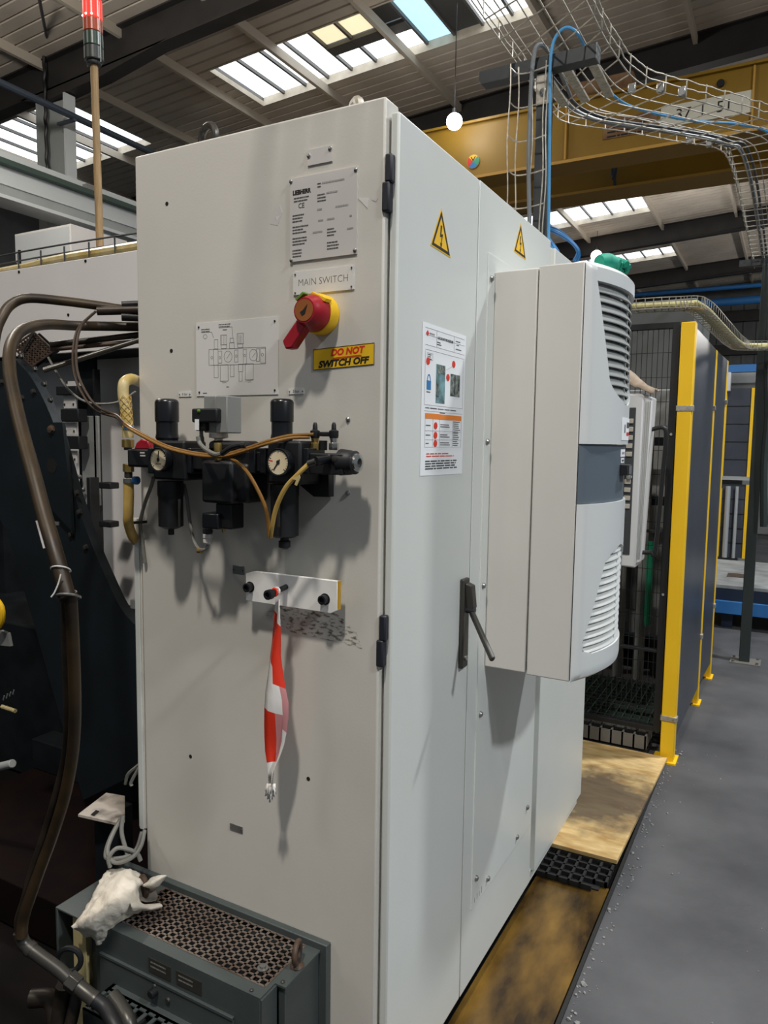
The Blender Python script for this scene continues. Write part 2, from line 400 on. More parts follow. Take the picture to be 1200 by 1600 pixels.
ys = [-8]
for a, b in LIGHTS: ys += [a, b]
ys.append(27.2)
for i in range(len(ys) - 1):
    if i % 2 == 0:
        a = ys[i]
        while a < ys[i + 1] - 1e-6:
            b = min(a + 4.4, ys[i + 1])
            if i == 0 and b > 6.6: break
            if ys[i + 1] - b < 1: b = ys[i + 1]
            sheet(-14, 9, a, b); a = b
    else:
        for j in range(len(XS) - 1):
            if (XS[j], XS[j + 1]) not in SPANS: sheet(XS[j], XS[j + 1], ys[i], ys[i + 1])
for x in (-13, -11.5, -10.0, -8.55, -7.1, -5.7, -4.25, -2.45, -0.8, 0.75, 2.3, 3.9, 5.5, 7.1):
    G().bar((x, -8, rz(x, -.06)), (x, 27, rz(x, -.06)), .055, .12).build('purlin', 'purlin', ceil)
def rafter(y, d=0.42):
    g = G()
    for (za, zb, wd) in ((-.0, -.02, .2), (-.02, -.0 - d, .03), (-.0 - d, -.02 - d, .2)):
        g.prism([(-14, y - wd / 2, rz(-14, za)), (9, y - wd / 2, rz(9, za)), (9, y - wd / 2, rz(9, zb)), (-14, y - wd / 2, rz(-14, zb))], (0, wd, 0))
    # haunch at the column
    g.prism([(-9.0, y - .1, rz(-9.0, -d)), (-6.2, y - .1, rz(-6.2, -d)), (-7.4, y - .1, rz(-7.4, -.12 - d)), (-8.5, y - .1, rz(-8.5, -.14 - d))], (0, .2, 0))
    return g.build('rafter', 'rafter', ceil)
G().cyl(PX(60, -8, 1, 4.6), PX(76, 74, 1, 5.75), .02, 8).build('tie_rod', 'bar', ceil)
for y in (1.4, 5.85, 10.1, 14.4, 18.7, 23.5): rafter(y)

def rooflight(n, x0, x1, y0, y1, pitch, mats=None):
    w_ = bpy.data.objects.new('window_%d' % n, None); COL.objects.link(w_); struct(w_); WORLD_LOC[w_.name] = V((0, 0, 0))
    H = .12
    g = G()
    for (a, b) in (((x0, y0), (x1, y0)), ((x0, y1), (x1, y1))): g.prism([(a[0], a[1] - .015, rz(a[0])), (b[0], b[1] - .015, rz(b[0])), (b[0], b[1] - .015, rz(b[0], H)), (a[0], a[1] - .015, rz(a[0], H))], (0, .03, 0))
    for x in (x0, x1): g.box(x - .015, x + .015, y0, y1, rz(x), rz(x, H))
    g.build('kerb', 'kerb', w_)
    k = max(1, round((x1 - x0) / pitch)); p = (x1 - x0) / k
    for i in range(k + 1):
        x = x0 + i * p; G().bar((x, y0, rz(x, H - .02)), (x, y1, rz(x, H - .02)), .035, .05).build('glazing_bar', 'bar', w_)
    for i in range(k):
        a, b = x0 + i * p + .02, x0 + (i + 1) * p - .02; m = (mats or {}).get(i, 'pane_frost')
        if isinstance(m, tuple):                          # opening light: split by a transom
            ym = y0 + (y1 - y0) * .52
            for (c, d, q) in ((y0 + .02, ym - .1, m[0]), (ym + .1, y1 - .02, m[1])): G().prism([(a, c, rz(a, H)), (b, c, rz(b, H)), (b, d, rz(b, H)), (a, d, rz(a, H))], (0, 0, .006)).build('pane', q, w_)
            G().bar((a - .02, ym, rz(a, H - .04)), (b + .02, ym, rz(b, H - .04)), .2, .05).build('transom', 'bar', w_)
        else:
            G().prism([(a, y0 + .02, rz(a, H)), (b, y0 + .02, rz(b, H)), (b, y1 - .02, rz(b, H)), (a, y1 - .02, rz(a, H))], (0, 0, .006)).build('pane', m, w_)
for x0_, x1_ in ((-14, -11.8), (-9.25, 9)): sheet(x0_, x1_, 6.6, 7.2)
sheet(-14, 9, 5.2, 6.6)
wn = 1
for (a, b) in LIGHTS:
    for (x0, x1) in SPANS:
        mm = {4: ('pane_warm', 'pane_frost'), 5: ('pane_warm', 'pane_frost'), 6: ('pane_dark', 'pane_frost'), 7: 'pane_blue', 8: 'pane_dark'} if (a == 7.2 and x0 == -6.87) else None
        rooflight(wn, x0, x1, 6.6 if (a == 7.2 and x0 == -11.8) else a, b, .41 if a < 9 else .5, mm); wn += 1

# far wall with ribs, girts and blue pipes
wf = bpy.data.objects.new('wall_far', None); COL.objects.link(wf); struct(wf); WORLD_LOC['wall_far'] = V((0, 0, 0))
g = G().box(-14, 9, 27, 27.2, 0, 7.6); g.build('cladding', 'wall_far', wf)
g = G()
for i in range(58): g.box(-13.8 + i * .4, -13.68 + i * .4, 26.96, 27, 0, 6.2)
g.build('cladding_rib', 'wall_far', wf, smooth=False)
for z in (1.6, 3.0, 4.5, 5.6): box('girt', 'rafter', wf, -14, 9, 26.7, 26.95, z, z + .35)
wl = G().box(-14.2, -14, -8, 27, 0, 6.3).build('wall_left', 'wall_far'); struct(wl)
for (nm, z, r, lb) in (('overhead_pipe', 6.27, .07, 'upper thin blue pipe running along the far wall under the roof'), ('overhead_pipe', 5.84, .12, 'thick blue pipe along the far wall just below the thin one'), ('overhead_pipe', 3.62, .14, 'lowest blue pipe on the far wall behind the yellow fence')):
    tag(G().cyl((-9, 24.2, z), (6, 24.2, z), r, 12).build(nm, 'blue'), lb, 'pipe', 'blue pipes on the far wall')

# steel column, crane rail beam, conduit
fx = PX(101, 200, 1, 5.72)[0]; wx = PX(72, 200, 1, 5.85)[0]
t = thing('steel_column', 'pale grey steel column carrying the crane beam behind the signal light', 'column', (-8.2, 5.85, 0))
box('web', 'col_grey', t, wx, fx, 5.83, 5.87, 0, 5.93); box('flange', 'col_light', t, fx - .02, fx + .01, 5.72, 5.89, 0, 5.95); box('flange', 'col_grey', t, wx - .03, wx, 5.72, 5.89, 0, 5.93)
G().prism([(fx, 5.74, 4.13), (-7.5, 5.74, 4.13), (-7.6, 5.74, 3.92), (fx, 5.74, 3.62)], (0, .24, 0)).build('bracket', 'col_light', t, .006)
for x in (-7.85, -7.72):
    G().cyl((x, 5.71, 4.0), (x, 5.74, 4.0), .02, 6).build('bolt', 'steel', t)
t = thing('crane_rail_beam', 'pale grey crane rail beam on the left running past the column', 'beam', (-7.6, 6, 4.2))
box('bottom_flange', 'col_light', t, -7.80, -7.42, -2, 26, 4.13, 4.17); box('web', 'col_grey', t, -7.65, -7.62, -2, 26, 4.16, 4.57)
box('side_plate', 'col_light', t, -7.66, -7.60, -2, 26, 4.345, 4.55); box('top_flange', 'rail_green', t, -7.80, -7.50, -2, 26, 4.55, 4.61); box('rail', 'col_light', t, -7.68, -7.58, -2, 26, 4.61, 4.705)
for y in (4.0, 5.6, 7.3, 9.0): box('rail_clip', 'steel', t, -7.58, -7.50, y, y + .12, 4.61, 4.67)
t = thing('overhead_conduit', 'dark blue overhead conduit slanting in front of the column', 'pipe', (-7.75, 5, 5.5))
G().cyl((-7.75, -1, 5.55), (-7.75, 16, 5.55), .045, 10).build('pipe', 'pipe_blue_dark', t)
for y in (2.5, 5.6, 8.5): box('clip', 'pipe_blue_dark', t, fx, -7.72, y, y + .05, 5.49, 5.52)
tag(G().tube([(-8.42 + .012 * sin(i * 2.6), 5.72, 4.75 + i * .102) for i in range(18)], .022, 6).build('hanging_chain', 'black'), 'dark hanging chain beside the pale grey column', 'chain')
t = thing('switch_cabinet', 'white cabinet far behind the left machine near the column', 'cabinet', (-5.6, 4.6, 0))
a = PX(25, 366, 1, 4.6); b = PX(112, 400, 1, 4.6)
box('body', 'machine_white', t, a[0] - .02, b[0], 4.6, 5.4, 0, a[2]); box('door_panel', 'col_light', t, a[0] + .02, b[0] - .02, 4.58, 4.6, .3, a[2] - .03)
box('latch', 'black', t, a[0] + .08, a[0] + .11, 4.56, 4.58, a[2] - .35, a[2] - .2)

# overhead travelling crane
CZ = 4.77
t = thing('bridge_crane', 'yellow overhead bridge crane spanning the hall with a number board', 'crane', (-2, 8.4, CZ))
G().box(-7.38, 6, 8.0, 8.3, CZ + .03, 5.47).build('front_girder', 'crane', t)
G().box(-7.38, 6, 7.93, 8.36, CZ, CZ + .035).build('bottom_flange', 'crane_line', t); G().box(-7.38, 6, 7.95, 8.34, 5.47, 5.5).build('top_flange', 'crane', t)
G().box(-7.38, 6, 9.25, 9.5, CZ + .03, 5.5).build('rear_girder', 'crane', t); G().box(-7.38, 6, 9.1, 9.6, CZ, CZ + .035).build('bottom_flange', 'crane_line', t)
CF = (V((0, 8.0, 0)), V((1, 0, 0)), V((0, 0, 1)), V((0, -1, 0)))
nb = box('number_board', 'crane_board', t, -.86, .07, 7.985, 8.0, 4.99, 5.22)
text('37', CF, -.62, 5.10, .17, 'ink_dark', nb, .016); text('51', CF, -.2, 5.10, .17, 'ink_dark', nb, .016); text('1', CF, -.42, 5.10, .17, 'ink', nb, .016)
g = G(); rect(g, CF, -1.5, -.9, 4.98, 5.2, .0, .012); g.build('brown_board', 'crane_brown', t)
g = G(); scribble(g, CF, -1.45, 5.15, .5, 4, .05, .018, .013, random.Random(4)); g.build('print', 'ink_dark', t)
dc = PX(740, 253, 1, 8.0)
ds = G(); ds.cyl((dc[0], 7.985, dc[2]), (dc[0], 8.0, dc[2]), .088, 24); dd = ds.build('hazard_disc', 'crane_line', t)
for k, m in enumerate(('blue_ink', 'green_tube', 'yellow', 'red_ink')):
    g = G(); a0 = -pi * .75 + k * pi / 2; pts = [(dc[0], dc[2])] + [(dc[0] + .082 * cos(a0 + j * pi / 16), dc[2] + .082 * sin(a0 + j * pi / 16)) for j in range(9)]
    polyp(g, CF, pts, .0155, .002); g.build('sector', m, dd)
g = G(); stroke(g, CF, (dc[0] - .03, dc[2] + .06), (dc[0] + .0, dc[2] + .01), .012, .018); stroke(g, CF, (dc[0] + .03, dc[2] + .06), (dc[0], dc[2] + .01), .012, .018); g.build('mark', 'ink_dark', dd)
for x in (-1.95, .07): G().box(x, x + .02, 7.96, 8.0, CZ + .05, 5.46).build('stiffener', 'crane_line', t)
s = PX(963, 270, 1, 9.2)
G().torus((s[0], 9.05, s[2] - .02), (.85, .4, 0), .09, .022).build('shackle', 'pipe_blue_dark', t); G().cyl((s[0], 9.05, s[2] + .05), (s[0], 9.15, CZ + .02), .02, 8).build('shackle_pin', 'pipe_blue_dark', t)
g = G().box(-2.1, -1.2, 8.05, 8.3, 5.5, 5.72); g.cyl((-1.7, 8.02, 5.6), (-1.5, 8.02, 5.6), .09, 12); g.build('drive_motor', 'crane_brown', t)
G().cyl((-.25, 7.97, 5.35), (-.25, 8.0, 5.35), .04, 12).build('plug', 'ink_dark', t)

def bay(name, px, py, y, r, m, label):
    c = PX(px, py, 1, y); t = thing(name, label, 'lamp', c)
    G().lathe(c, (0, 0, 1), [(r * .3, r * .98), (r * .3, r * 1.5), (r * .12, r * 1.6)], 16).build('lamp_cap', 'black', t)
    G().lathe(c, (0, 0, 1), [(r * sin(a * pi / 10), -r * cos(a * pi / 10)) for a in range(11)], 16).build('bulb', m, t)
    G().cyl(c + V((0, 0, r * 1.6)), (c[0], y, rz(c[0], -.05)), .006, 6).build('suspension_rod', 'black', t)
bay('bay_lamp', 710, 190, 7.6, .10, 'lamp_glow', 'bright round bay lamp hanging left of the yellow crane above the cabinet')
bay('bay_lamp', 932, 400, 18, .14, 'lamp_glow_soft', 'small distant bay lamp glowing above the air conditioner and green glove')

# ================================================================== GROUND COVERS BESIDE THE CABINET
t = thing('oily_steel_sheet', 'brown oil-stained wet sheet lying on the ground beside the cabinet', 'sheet', (.1, .4, 0))
G().prism([(.004, -.6, -.045), (EX - .02, -.6, -.045), (EX - .02, 1.12, -.045), (.004, 1.1, -.045)], (0, 0, .043)).build('sheet', 'oily', t)
t = thing('rubber_mat', 'black rubber grid mat between the brown sheet and the plywood', 'mat', (.1, 1.2, 0))
g = G()
for i in range(8): x = -.04 + i * .036; g.box(x, x + .008, 1.075 + (.04 if i > 5 else 0), 1.4, .0, .016)
for i in range(9): y = 1.075 + i * .04; g.box(-.04, .22 if i else .18, y, y + .007, .0, .016)
g.build('grid', 'rubber', t)
box('base', 'rubber', t, -.04, .2, 1.09, 1.4, -.001, .002)
o = G().prism([(-.17, 2.195, .017), (.252, 2.185, .017), (.226, 1.24, .017), (.0, 1.235, .017), (.0, 1.59, .017), (-.17, 1.59, .017)], (0, 0, .014)).build('plywood_board', 'plywood', None, .001)
tag(o, 'worn plywood board lying on the ground between cabinet and yellow post', 'board')

# green floor grating and step behind
t = thing('floor_grating', 'dark green floor grating behind the wire mesh panel', 'grating', (-.2, 2.7, 0))
g = G()
for i in range(26): x = -.8 + i * .04; g.box(x, x + .006, 2.4, 3.1, .05, .08)
for i in range(13): y = 2.4 + i * .055; g.box(-.8, .2, y, y + .006, .05, .08)
g.build('bars', 'grating_green', t); box('tray', 'dark_hole', t, -.8, .2, 2.4, 3.1, .0, .01)
t = thing('grating_step', 'grey metal grating step edge in front of the wire mesh panel', 'step', (-.1, 2.15, 0))
g = G()
for i in range(15): x = -.55 + i * .05; g.box(x, x + .008, 2.20, 2.36, .04, .10)
for y in (2.20, 2.25, 2.30, 2.35): g.box(-.56, .16, y, y + .006, .04, .10)
g.build('bars', 'step_grey', t); box('tray', 'rubber', t, -.56, .16, 2.2, 2.36, .0, .03)

# ================================================================== CABINET
W = .612
cabt = thing('electrical_cabinet', 'tall light grey steel electrical cabinet in the middle of the picture', 'cabinet', (-.3, .8, 0))
box('body', 'cab', cabt, -W, 0, .05, 1.55, .05, 1.978, .003)
box('front_panel', 'cab', cabt, -W, 0, 0, .05, .05, 2.0, .004, seg=3)
box('plinth', 'rubber', cabt, -W + .02, -.012, .03, 1.55, -.045, .05)
dr = box('door', 'cab_side', cabt, .004, .021, .012, .391, .052, 1.976, .004, seg=3)
box('side_panel', 'cab_side', cabt, .0, .021, .3945, .940, .052, 1.976, .0015)
box('rear_panel', 'cab_side', cabt, .0, .0215, .985, 1.577, .066, 1.966, .002)
box('rear_plinth', 'cab_side', cabt, -.02, .012, .94, 1.555, .034, .07, .001)
box('gap_strip', 'cab', cabt, -.02, .004, .938, .988, .052, 1.968)
for (z0, z1) in ((1.804, 1.902), (.982, 1.080)):
    zm = z0 + (z1 - z0) * .52; h = box('hinge', 'hinge', cabt, -.004, .011, -.004, .013, z0, zm, .003)
    box('hinge_knuckle', 'hinge', h, .001, .015, -.003, .0125, zm - .001, z1, .003)
# side mounting plate and its screws
mp_ = box('mounting_plate', 'cab_side', cabt, .0205, .0235, .452, .925, .245, 1.834, .0006)
g = G(); P = (V((0.0236, 0, 0)), V((0, 1, 0)), V((0, 0, 1)), V((1, 0, 0)))
for i, (y, z) in enumerate([(.47, 1.779), (.47, 1.404), (.47, 1.06), (.473, .741), (.883, .321), (.793, .272), (.558, .272), (.474, .318)]):
    g = G().lathe((.0235, y, z), (1, 0, 0), [(.0075, 0), (.0075, .003), (.005, .0062), (.001, .0072)], 12); g.build('screw', 'steel', mp_)
g = G()
for i in range(4): stroke(g, P, (.47 + i * .016, .255), (.47 + i * .016, .268 + .004 * (i % 2)), .0012, .0)
g.build('scale_marks', 'ink', mp_)
box('latch_plate', 'hinge', cabt, .004, .012, .948, .962, .19, .285, .002)
# swing handle on the door
hd = box('handle_base', 'handle', cabt, .021, .032, .333, .366, .892, 1.097, .003)
G().prism([(.032, .337, 1.088), (.046, .340, 1.082), (.050, .344, 1.03), (.032, .346, 1.02)], (0, .024, 0)).build('lever_housing', 'handle', hd, .002)
p0, p1 = V((.043, .352, 1.022)), PX(770, 1031, 0, .125)
p1 = V((.125, p1[1], p1[2]))
G().bar(p0, p1, .013, .010, up=(0, 1, .3)).build('lever', 'handle', hd, .003)
G().cyl(p0 + V((-.012, 0, .004)), p0 + V((.008, 0, .004)), .008, 12).build('pivot', 'hinge', hd)
G().cyl((.032, .349, .915), (.036, .349, .915), .006, 12).build('lock', 'steel', hd)
# cable trunking on the left edge
tk = box('cable_trunking', 'cab', cabt, -.636, -W - .001, .0, .06, .495, 1.222, .001)
box('trunking_lid', 'cab_side', tk, -.631, -.6175, -.003, 0, .493, 1.219, .001)
# small holes and rivets on the front
for (x, z) in ((-.520, 1.890), (-.513, 1.587), (-.472, .702), (-.157, .726)): G().cyl((x, -.0006, z), (x, .004, z), .0042, 12).build('screw_hole', 'dark_hole', cabt)
for (x, z) in ((-.071, 1.441), (-.070, 1.304)): G().lathe((x, 0, z), (0, -1, 0), [(.005, 0), (.0045, .002), (.002, .004)], 10).build('rivet', 'steel', cabt)
# lifting eyes
def eye(name, c, ax, R, r, parent, m='fitting'):
    c = V(c); o = G().torus(c, ax, R, r, 32, 10).build(name, m, parent)
    G().lathe(c - V((0, 0, R + r * 2.2)), (0, 0, 1), [(R * .75, 0), (R * .75, r * .9), (r * 1.3, r * 2.2)], 16).build('eye_collar', m, o); return o
eye('lifting_eye', (-.468, .07, 2.036), (.25, 1, 0), .026, .008, cabt)
eye('lifting_eye', (-.118, .095, 2.030), (.75, 1, 0), .020, .010, cabt, 'galv')
# peeled stickers and smudge
g = G(); polyp(g, FRONT, [(-.054, 1.835), (-.032, 1.832), (-.034, 1.815)], 0, .0006); g.build('sticker_remnant', 'sign_white', cabt)
g = G(); polyp(g, FRONT, [(-.237, 1.826), (-.2285, 1.828), (-.234, 1.818)], 0, .0006); g.build('sticker_remnant', 'sign_white', cabt)
g = G(); polyp(g, FRONT, [(-.250, 1.815), (-.233, 1.81), (-.222, 1.832), (-.228, 1.848), (-.238, 1.845)], 0, .0003); g.build('adhesive_patch', 'plate', cabt)
g = G(); polyp(g, FRONT, [(-.022, 1.833), (-.013, 1.829), (-.017, 1.824), (-.025, 1.828)], 0, .0005); g.build('sticker_remnant', 'plate', cabt)
g = G(); polyp(g, FRONT, [(-.27, 1.05), (-.2, 1.075), (-.1, 1.075), (-.05, 1.045), (-.035, 1.01), (-.09, 1.015), (-.2, 1.02)], 0, .0003); g.build('grease_smudge', 'smudge', cabt)
for (x0, x1, z0, z1) in ((-.348, -.318, 1.124, 1.142), (-.36, -.325, .564, .579)):
    lp = box('small_plate', 'steel', cabt, x0, x1, -.0015, 0, z0, z1, .0005)
    for x in (x0 + .003, x1 - .003): G().cyl((x, -.003, (z0 + z1) / 2), (x, -.001, (z0 + z1) / 2), .0016, 8).build('rivet', 'ink', lp)

# ---------------------------------------------------------------- plates and signs on the front
def plate(name, label, m, x0, x1, z0, z1, th=.0015, screws=(), sm='chrome', sr=.004, cat='sign', group=None, skew=0.0):
    t = thing(name, label, cat, ((x0 + x1) / 2, 0, (z0 + z1) / 2), group)
    p = G().prism([(x0, -.0003, z0), (x1, -.0003, z0 + skew), (x1, -.0003, z1 + skew), (x0, -.0003, z1)], (0, -th, 0)).build('plate', m, t)
    for (x, z) in screws: G().lathe((x, -th, z), (0, -1, 0), [(sr, 0), (sr * .9, .0015), (sr * .3, .003)], 10).build('rivet', sm, t)
    return t, p
rn = random.Random(11)
t, p = plate('blank_plate', 'small blank metal plate riveted at the top above the type plate', 'plate', -.163, -.109, 1.908, 1.936, .002, ((-.160, 1.925), (-.113, 1.930)), sr=.0045)
t, p = plate('type_plate', 'square metal type plate with printed data above the main switch plate', 'plate', -.202, -.0545, 1.738, 1.890, .0025, ((-.200, 1.885), (-.058, 1.884), (-.199, 1.741), (-.058, 1.744)), 'steel')
text('LIEBHERR', FRONT, -.1755, 1.863, .0110, 'ink_dark', t, .0029, bold=.0006, sx=.86); text('CE', FRONT, -.176, 1.838, .013, 'ink_dark', t, .0029, sx=.9)
g = G()
for (u, v, wd, n) in ((-.196, 1.822, .032, 3), (-.196, 1.801, .036, 3), (-.196, 1.780, .034, 3), (-.196, 1.758, .028, 3), (-.140, 1.872, .010, 2), (-.140, 1.852, .022, 3), (-.118, 1.788, .020, 3), (-.118, 1.764, .034, 3), (-.193, 1.853, .034, 2)):
    scribble(g, FRONT, u, v, wd, n, .0055, .0022, .0029, rn)
g.build('print', 'ink', t)
g = G()
for (u, v, wd, n) in ((-.13, 1.872, .03, 1), (-.1, 1.872, .02, 1), (-.12, 1.853, .03, 1), (-.14, 1.826, .012, 1), (-.10, 1.826, .03, 1), (-.138, 1.806, .012, 1), (-.118, 1.806, .016, 1), (-.07, 1.806, .006, 1), (-.15, 1.786, .022, 1), (-.075, 1.784, .014, 1)):
    scribble(g, FRONT, u, v, wd, n, .0055, .003, .0029, rn)
g.build('print', 'ink_faint', t)
t, p = plate('main_switch_plate', 'white engraved plate reading MAIN SWITCH above the red switch', 'sign_white', -.195, -.060, 1.676, 1.7185, .002, ((-.190, 1.714), (-.065, 1.7145), (-.190, 1.680), (-.065, 1.681)), 'ink', .0018)
text('MAIN SWITCH', FRONT, -.1275, 1.697, .0185, 'ink', t, .0022, bold=-.0003, sx=.93)
t, p = plate('warning_sticker', 'yellow sticker reading DO NOT SWITCH OFF below the red switch', 'yellow', -.149, -.0165, 1.534, 1.572, .0005, skew=.006)
g = G(); k = .0009
for (a, b) in (((-.149, 1.534), (-.0165, 1.540)), ((-.149, 1.572), (-.0165, 1.578))): stroke(g, FRONT, a, b, k, .0009)
for (a, b) in (((-.149, 1.534), (-.149, 1.572)), ((-.0165, 1.540), (-.0165, 1.578))): stroke(g, FRONT, a, b, k, .0009)
g.build('border', 'ink_dark', t)
SK = (V((0, 0, 0)), V((1, 0, .045)).normalized(), V((0, 0, 1)), V((0, -1, 0)))
def skt(s, u, v, size, m, bold, shear, sx): text(s, (V((-.083, 0, v)), V((1, 0, .045)), V((0, 0, 1)), V((0, -1, 0))), u, 0, size, m, t, .0009, bold=bold, shear=shear, sx=sx)
skt('DO NOT', .009, 1.5650, .0165, 'red_ink', .0007, .18, 1.06); skt('SWITCH OFF', 0, 1.5455, .0165, 'ink_dark', .0007, .18, 1.12)
g = G(); stroke(g, SK, (-.105, 1.5595), (-.043, 1.5595), .0011, .0009); stroke(g, SK, (-.105, 1.5575), (-.043, 1.5575), .0008, .0009); g.build('underline', 'red_ink', t)
for x0, x1, tx, lb in ((-.4925, -.4575, '6 bar', 'tiny white tag reading 6 bar at the left below the diagram sheet'), (-.2065, -.170, '3 bar', 'tiny white tag reading 3 bar right of the diagram sheet')):
    t, p = plate('pressure_tag', lb, 'sign_white', x0, x1, 1.4895, 1.500, .001, ((x0 + .003, 1.4948), (x1 - .003, 1.4948)), 'ink', .0012, group='pressure tags above the regulators')
    text(tx, FRONT, (x0 + x1) / 2, 1.4948, .0075, 'ink', t, .0012)
# diagram sheet
t, p = plate('diagram_sheet', 'white metal sheet with a line drawing of the air regulator unit', 'sign_white', -.442, -.231, 1.490, 1.639, .0012, ((-.434, 1.631), (-.239, 1.631), (-.434, 1.498), (-.239, 1.498)), 'ink_dark', .0022)
g = G(); LW = .0006
def DU(X, Y): return (-.442 + (X - 178) / (1035 - 178) * .211, 1.639 - ((Y - (168 - (X - 178) * .073)) / (920 - 168 + (X - 178) * .064)) * .149)
def dl(*pts):
    for a, b in zip(pts, pts[1:]): stroke(g, FRONT, DU(*a), DU(*b), LW, .0014)
def dr_(x0, y0, x1, y1): dl((x0, y0), (x1, y0 - (x1 - x0) * .035), (x1, y1 - (x1 - x0) * .012), (x0, y1), (x0, y0))
for q in ((320, 438, 912, 600), (370, 432, 420, 600), (420, 455, 460, 578), (595, 445, 630, 570), (685, 440, 718, 590), (818, 435, 852, 565), (863, 430, 910, 583), (380, 335, 418, 430), (448, 290, 512, 390), (452, 390, 508, 428), (548, 322, 585, 370), (542, 370, 592, 428), (624, 275, 688, 382), (628, 382, 682, 420), (375, 600, 420, 730), (442, 598, 525, 765), (550, 598, 588, 722), (635, 592, 680, 670), (640, 670, 672, 770), (705, 588, 788, 755)): dr_(*q)
for x in (458, 476, 494, 640, 656, 672): dl((x, 292), (x, 385))
def circ(cx, cy, rx, ry):
    dl(*[(cx + rx * cos(a * pi / 12), cy + ry * sin(a * pi / 12)) for a in range(25)])
for q in ((525, 512, 42, 58), (790, 500, 42, 60), (352, 520, 10, 14), (438, 522, 8, 14), (613, 507, 8, 14), (700, 503, 8, 14), (880, 497, 10, 16), (280, 303, 20, 22)): circ(*q)
dl((510, 535), (545, 480)); dl((775, 525), (810, 475)); dl((240, 262), (352, 258), (372, 315)); dl((430, 215), (570, 205), (578, 320)); dl((442, 770), (525, 765)); dl((705, 768), (788, 757)); dl((460, 782), (505, 780)); dl((730, 780), (765, 778))
g.build('line_drawing', 'ink', t)
g = G()
for (X, Y, wd, n) in ((238, 232, .028, 2), (428, 183, .04, 2), (470, 236, .012, 1), (250, 890, .012, 1), (505, 828, .008, 1)): scribble(g, FRONT, *DU(X, Y), wd, n, .0042, .0018, .0014, rn)
g.build('caption', 'ink', t)

# ---------------------------------------------------------------- main switch
sx, sz = -.128, 1.634
t = thing('rotary_main_switch', 'red rotary main switch handle on a yellow base', 'switch', (sx, 0, sz))
G().lathe((sx, -.0005, sz), (0, -1, 0), [(.037, 0), (.037, .018), (.035, .024)], 32).build('base_ring', 'yellow', t, .001)
kb = G().lathe((sx, -.0235, sz), (0, -1, 0), [(.033, 0), (.032, .016), (.026, .030), (.0235, .034), (.0225, .038)], 28).build('knob', 'red', t)
G().lathe((sx, -.0605, sz), (0, -1, 0), [(.0195, 0), (.0195, .002)], 24).build('centre_disc', 'knob_disc', kb)
KP = (V((0, -.0627, 0)), V((1, 0, 0)), V((0, 0, 1)), V((0, -1, 0)))
g = G(); polyp(g, KP, [(sx + .008, sz + .010), (sx + .003, sz - .006), (sx - .004, sz - .010), (sx - .008, sz - .003), (sx - .002, sz + .000)], 0, .0004); g.build('arrow', 'ink_dark', kb)
d = V((-.62, 0, -.78)).normalized(); n_ = V((-d[2], 0, d[0]))
c0 = V((sx, -.048, sz)) + d * .012; c1 = V((sx, -.052, sz)) + d * .078
G().prism([c0 + n_ * .012, c0 - n_ * .012, c1 - n_ * .013 - d * .004, c1 + n_ * .002 + d * .004, c1 + n_ * .013 - d * .006], (0, .022, 0)).build('lever', 'red', t, .003)
G().prism([V((sx - .026, -.028, sz + .020)), V((sx - .010, -.028, sz + .033)), V((sx - .013, -.028, sz + .037)), V((sx - .030, -.028, sz + .024))], (0, -.02, 0)).build('lock_tab', 'green_tag', t, .001)
G().prism([V((sx + .002, -.022, sz + .037)), V((sx + .034, -.022, sz + .022)), V((sx + .030, -.022, sz + .016)), V((sx, -.022, sz + .03))], (0, -.018, 0)).build('guard_tab', 'yellow', t, .001)

# ---------------------------------------------------------------- warning triangles
def tri(pts, label):
    cy = sum(p[0] for p in pts) / 3; cz = sum(p[1] for p in pts) / 3
    t = thing('warning_triangle', label, 'sign', (.021, cy, cz), 'electrical warning triangles')
    sc = lambda k: [(cy + (p[0] - cy) * k, cz + (p[1] - cz) * k) for p in pts]
    g = G(); polyp(g, SIDE, sc(1.0), .0003, .0004); g.build('plate', 'yellow_tri', t)
    g = G(); o_, i_ = sc(.9), sc(.70)
    for a in range(3):
        b = (a + 1) % 3; polyp(g, SIDE, [o_[a], o_[b], i_[b], i_[a]], .0008, .0003)
    g.build('border', 'ink_dark', t)
    s = (pts[0][1] - cz) / .06; g = G(); q = lambda u, v: (cy + u * s, cz + v * s)
    polyp(g, SIDE, [q(-.003, .024), q(.004, .024), q(.000, .006), q(.009, .008), q(.002, -.013), q(-.001, -.013), q(.003, .001), q(-.006, -.001)], .0008, .0003)
    polyp(g, SIDE, [q(-.0045, -.012), q(.0055, -.012), q(.0, -.025)], .0008, .0003); g.build('lightning_bolt', 'ink_dark', t)
tri([(.1935, 1.861), (.2430, 1.776), (.1465, 1.779)], 'yellow electrical warning triangle on the front door above the paper sheet')
tri([(.6735, 1.956), (.722, 1.875), (.627, 1.876)], 'yellow electrical warning triangle above the air conditioner')

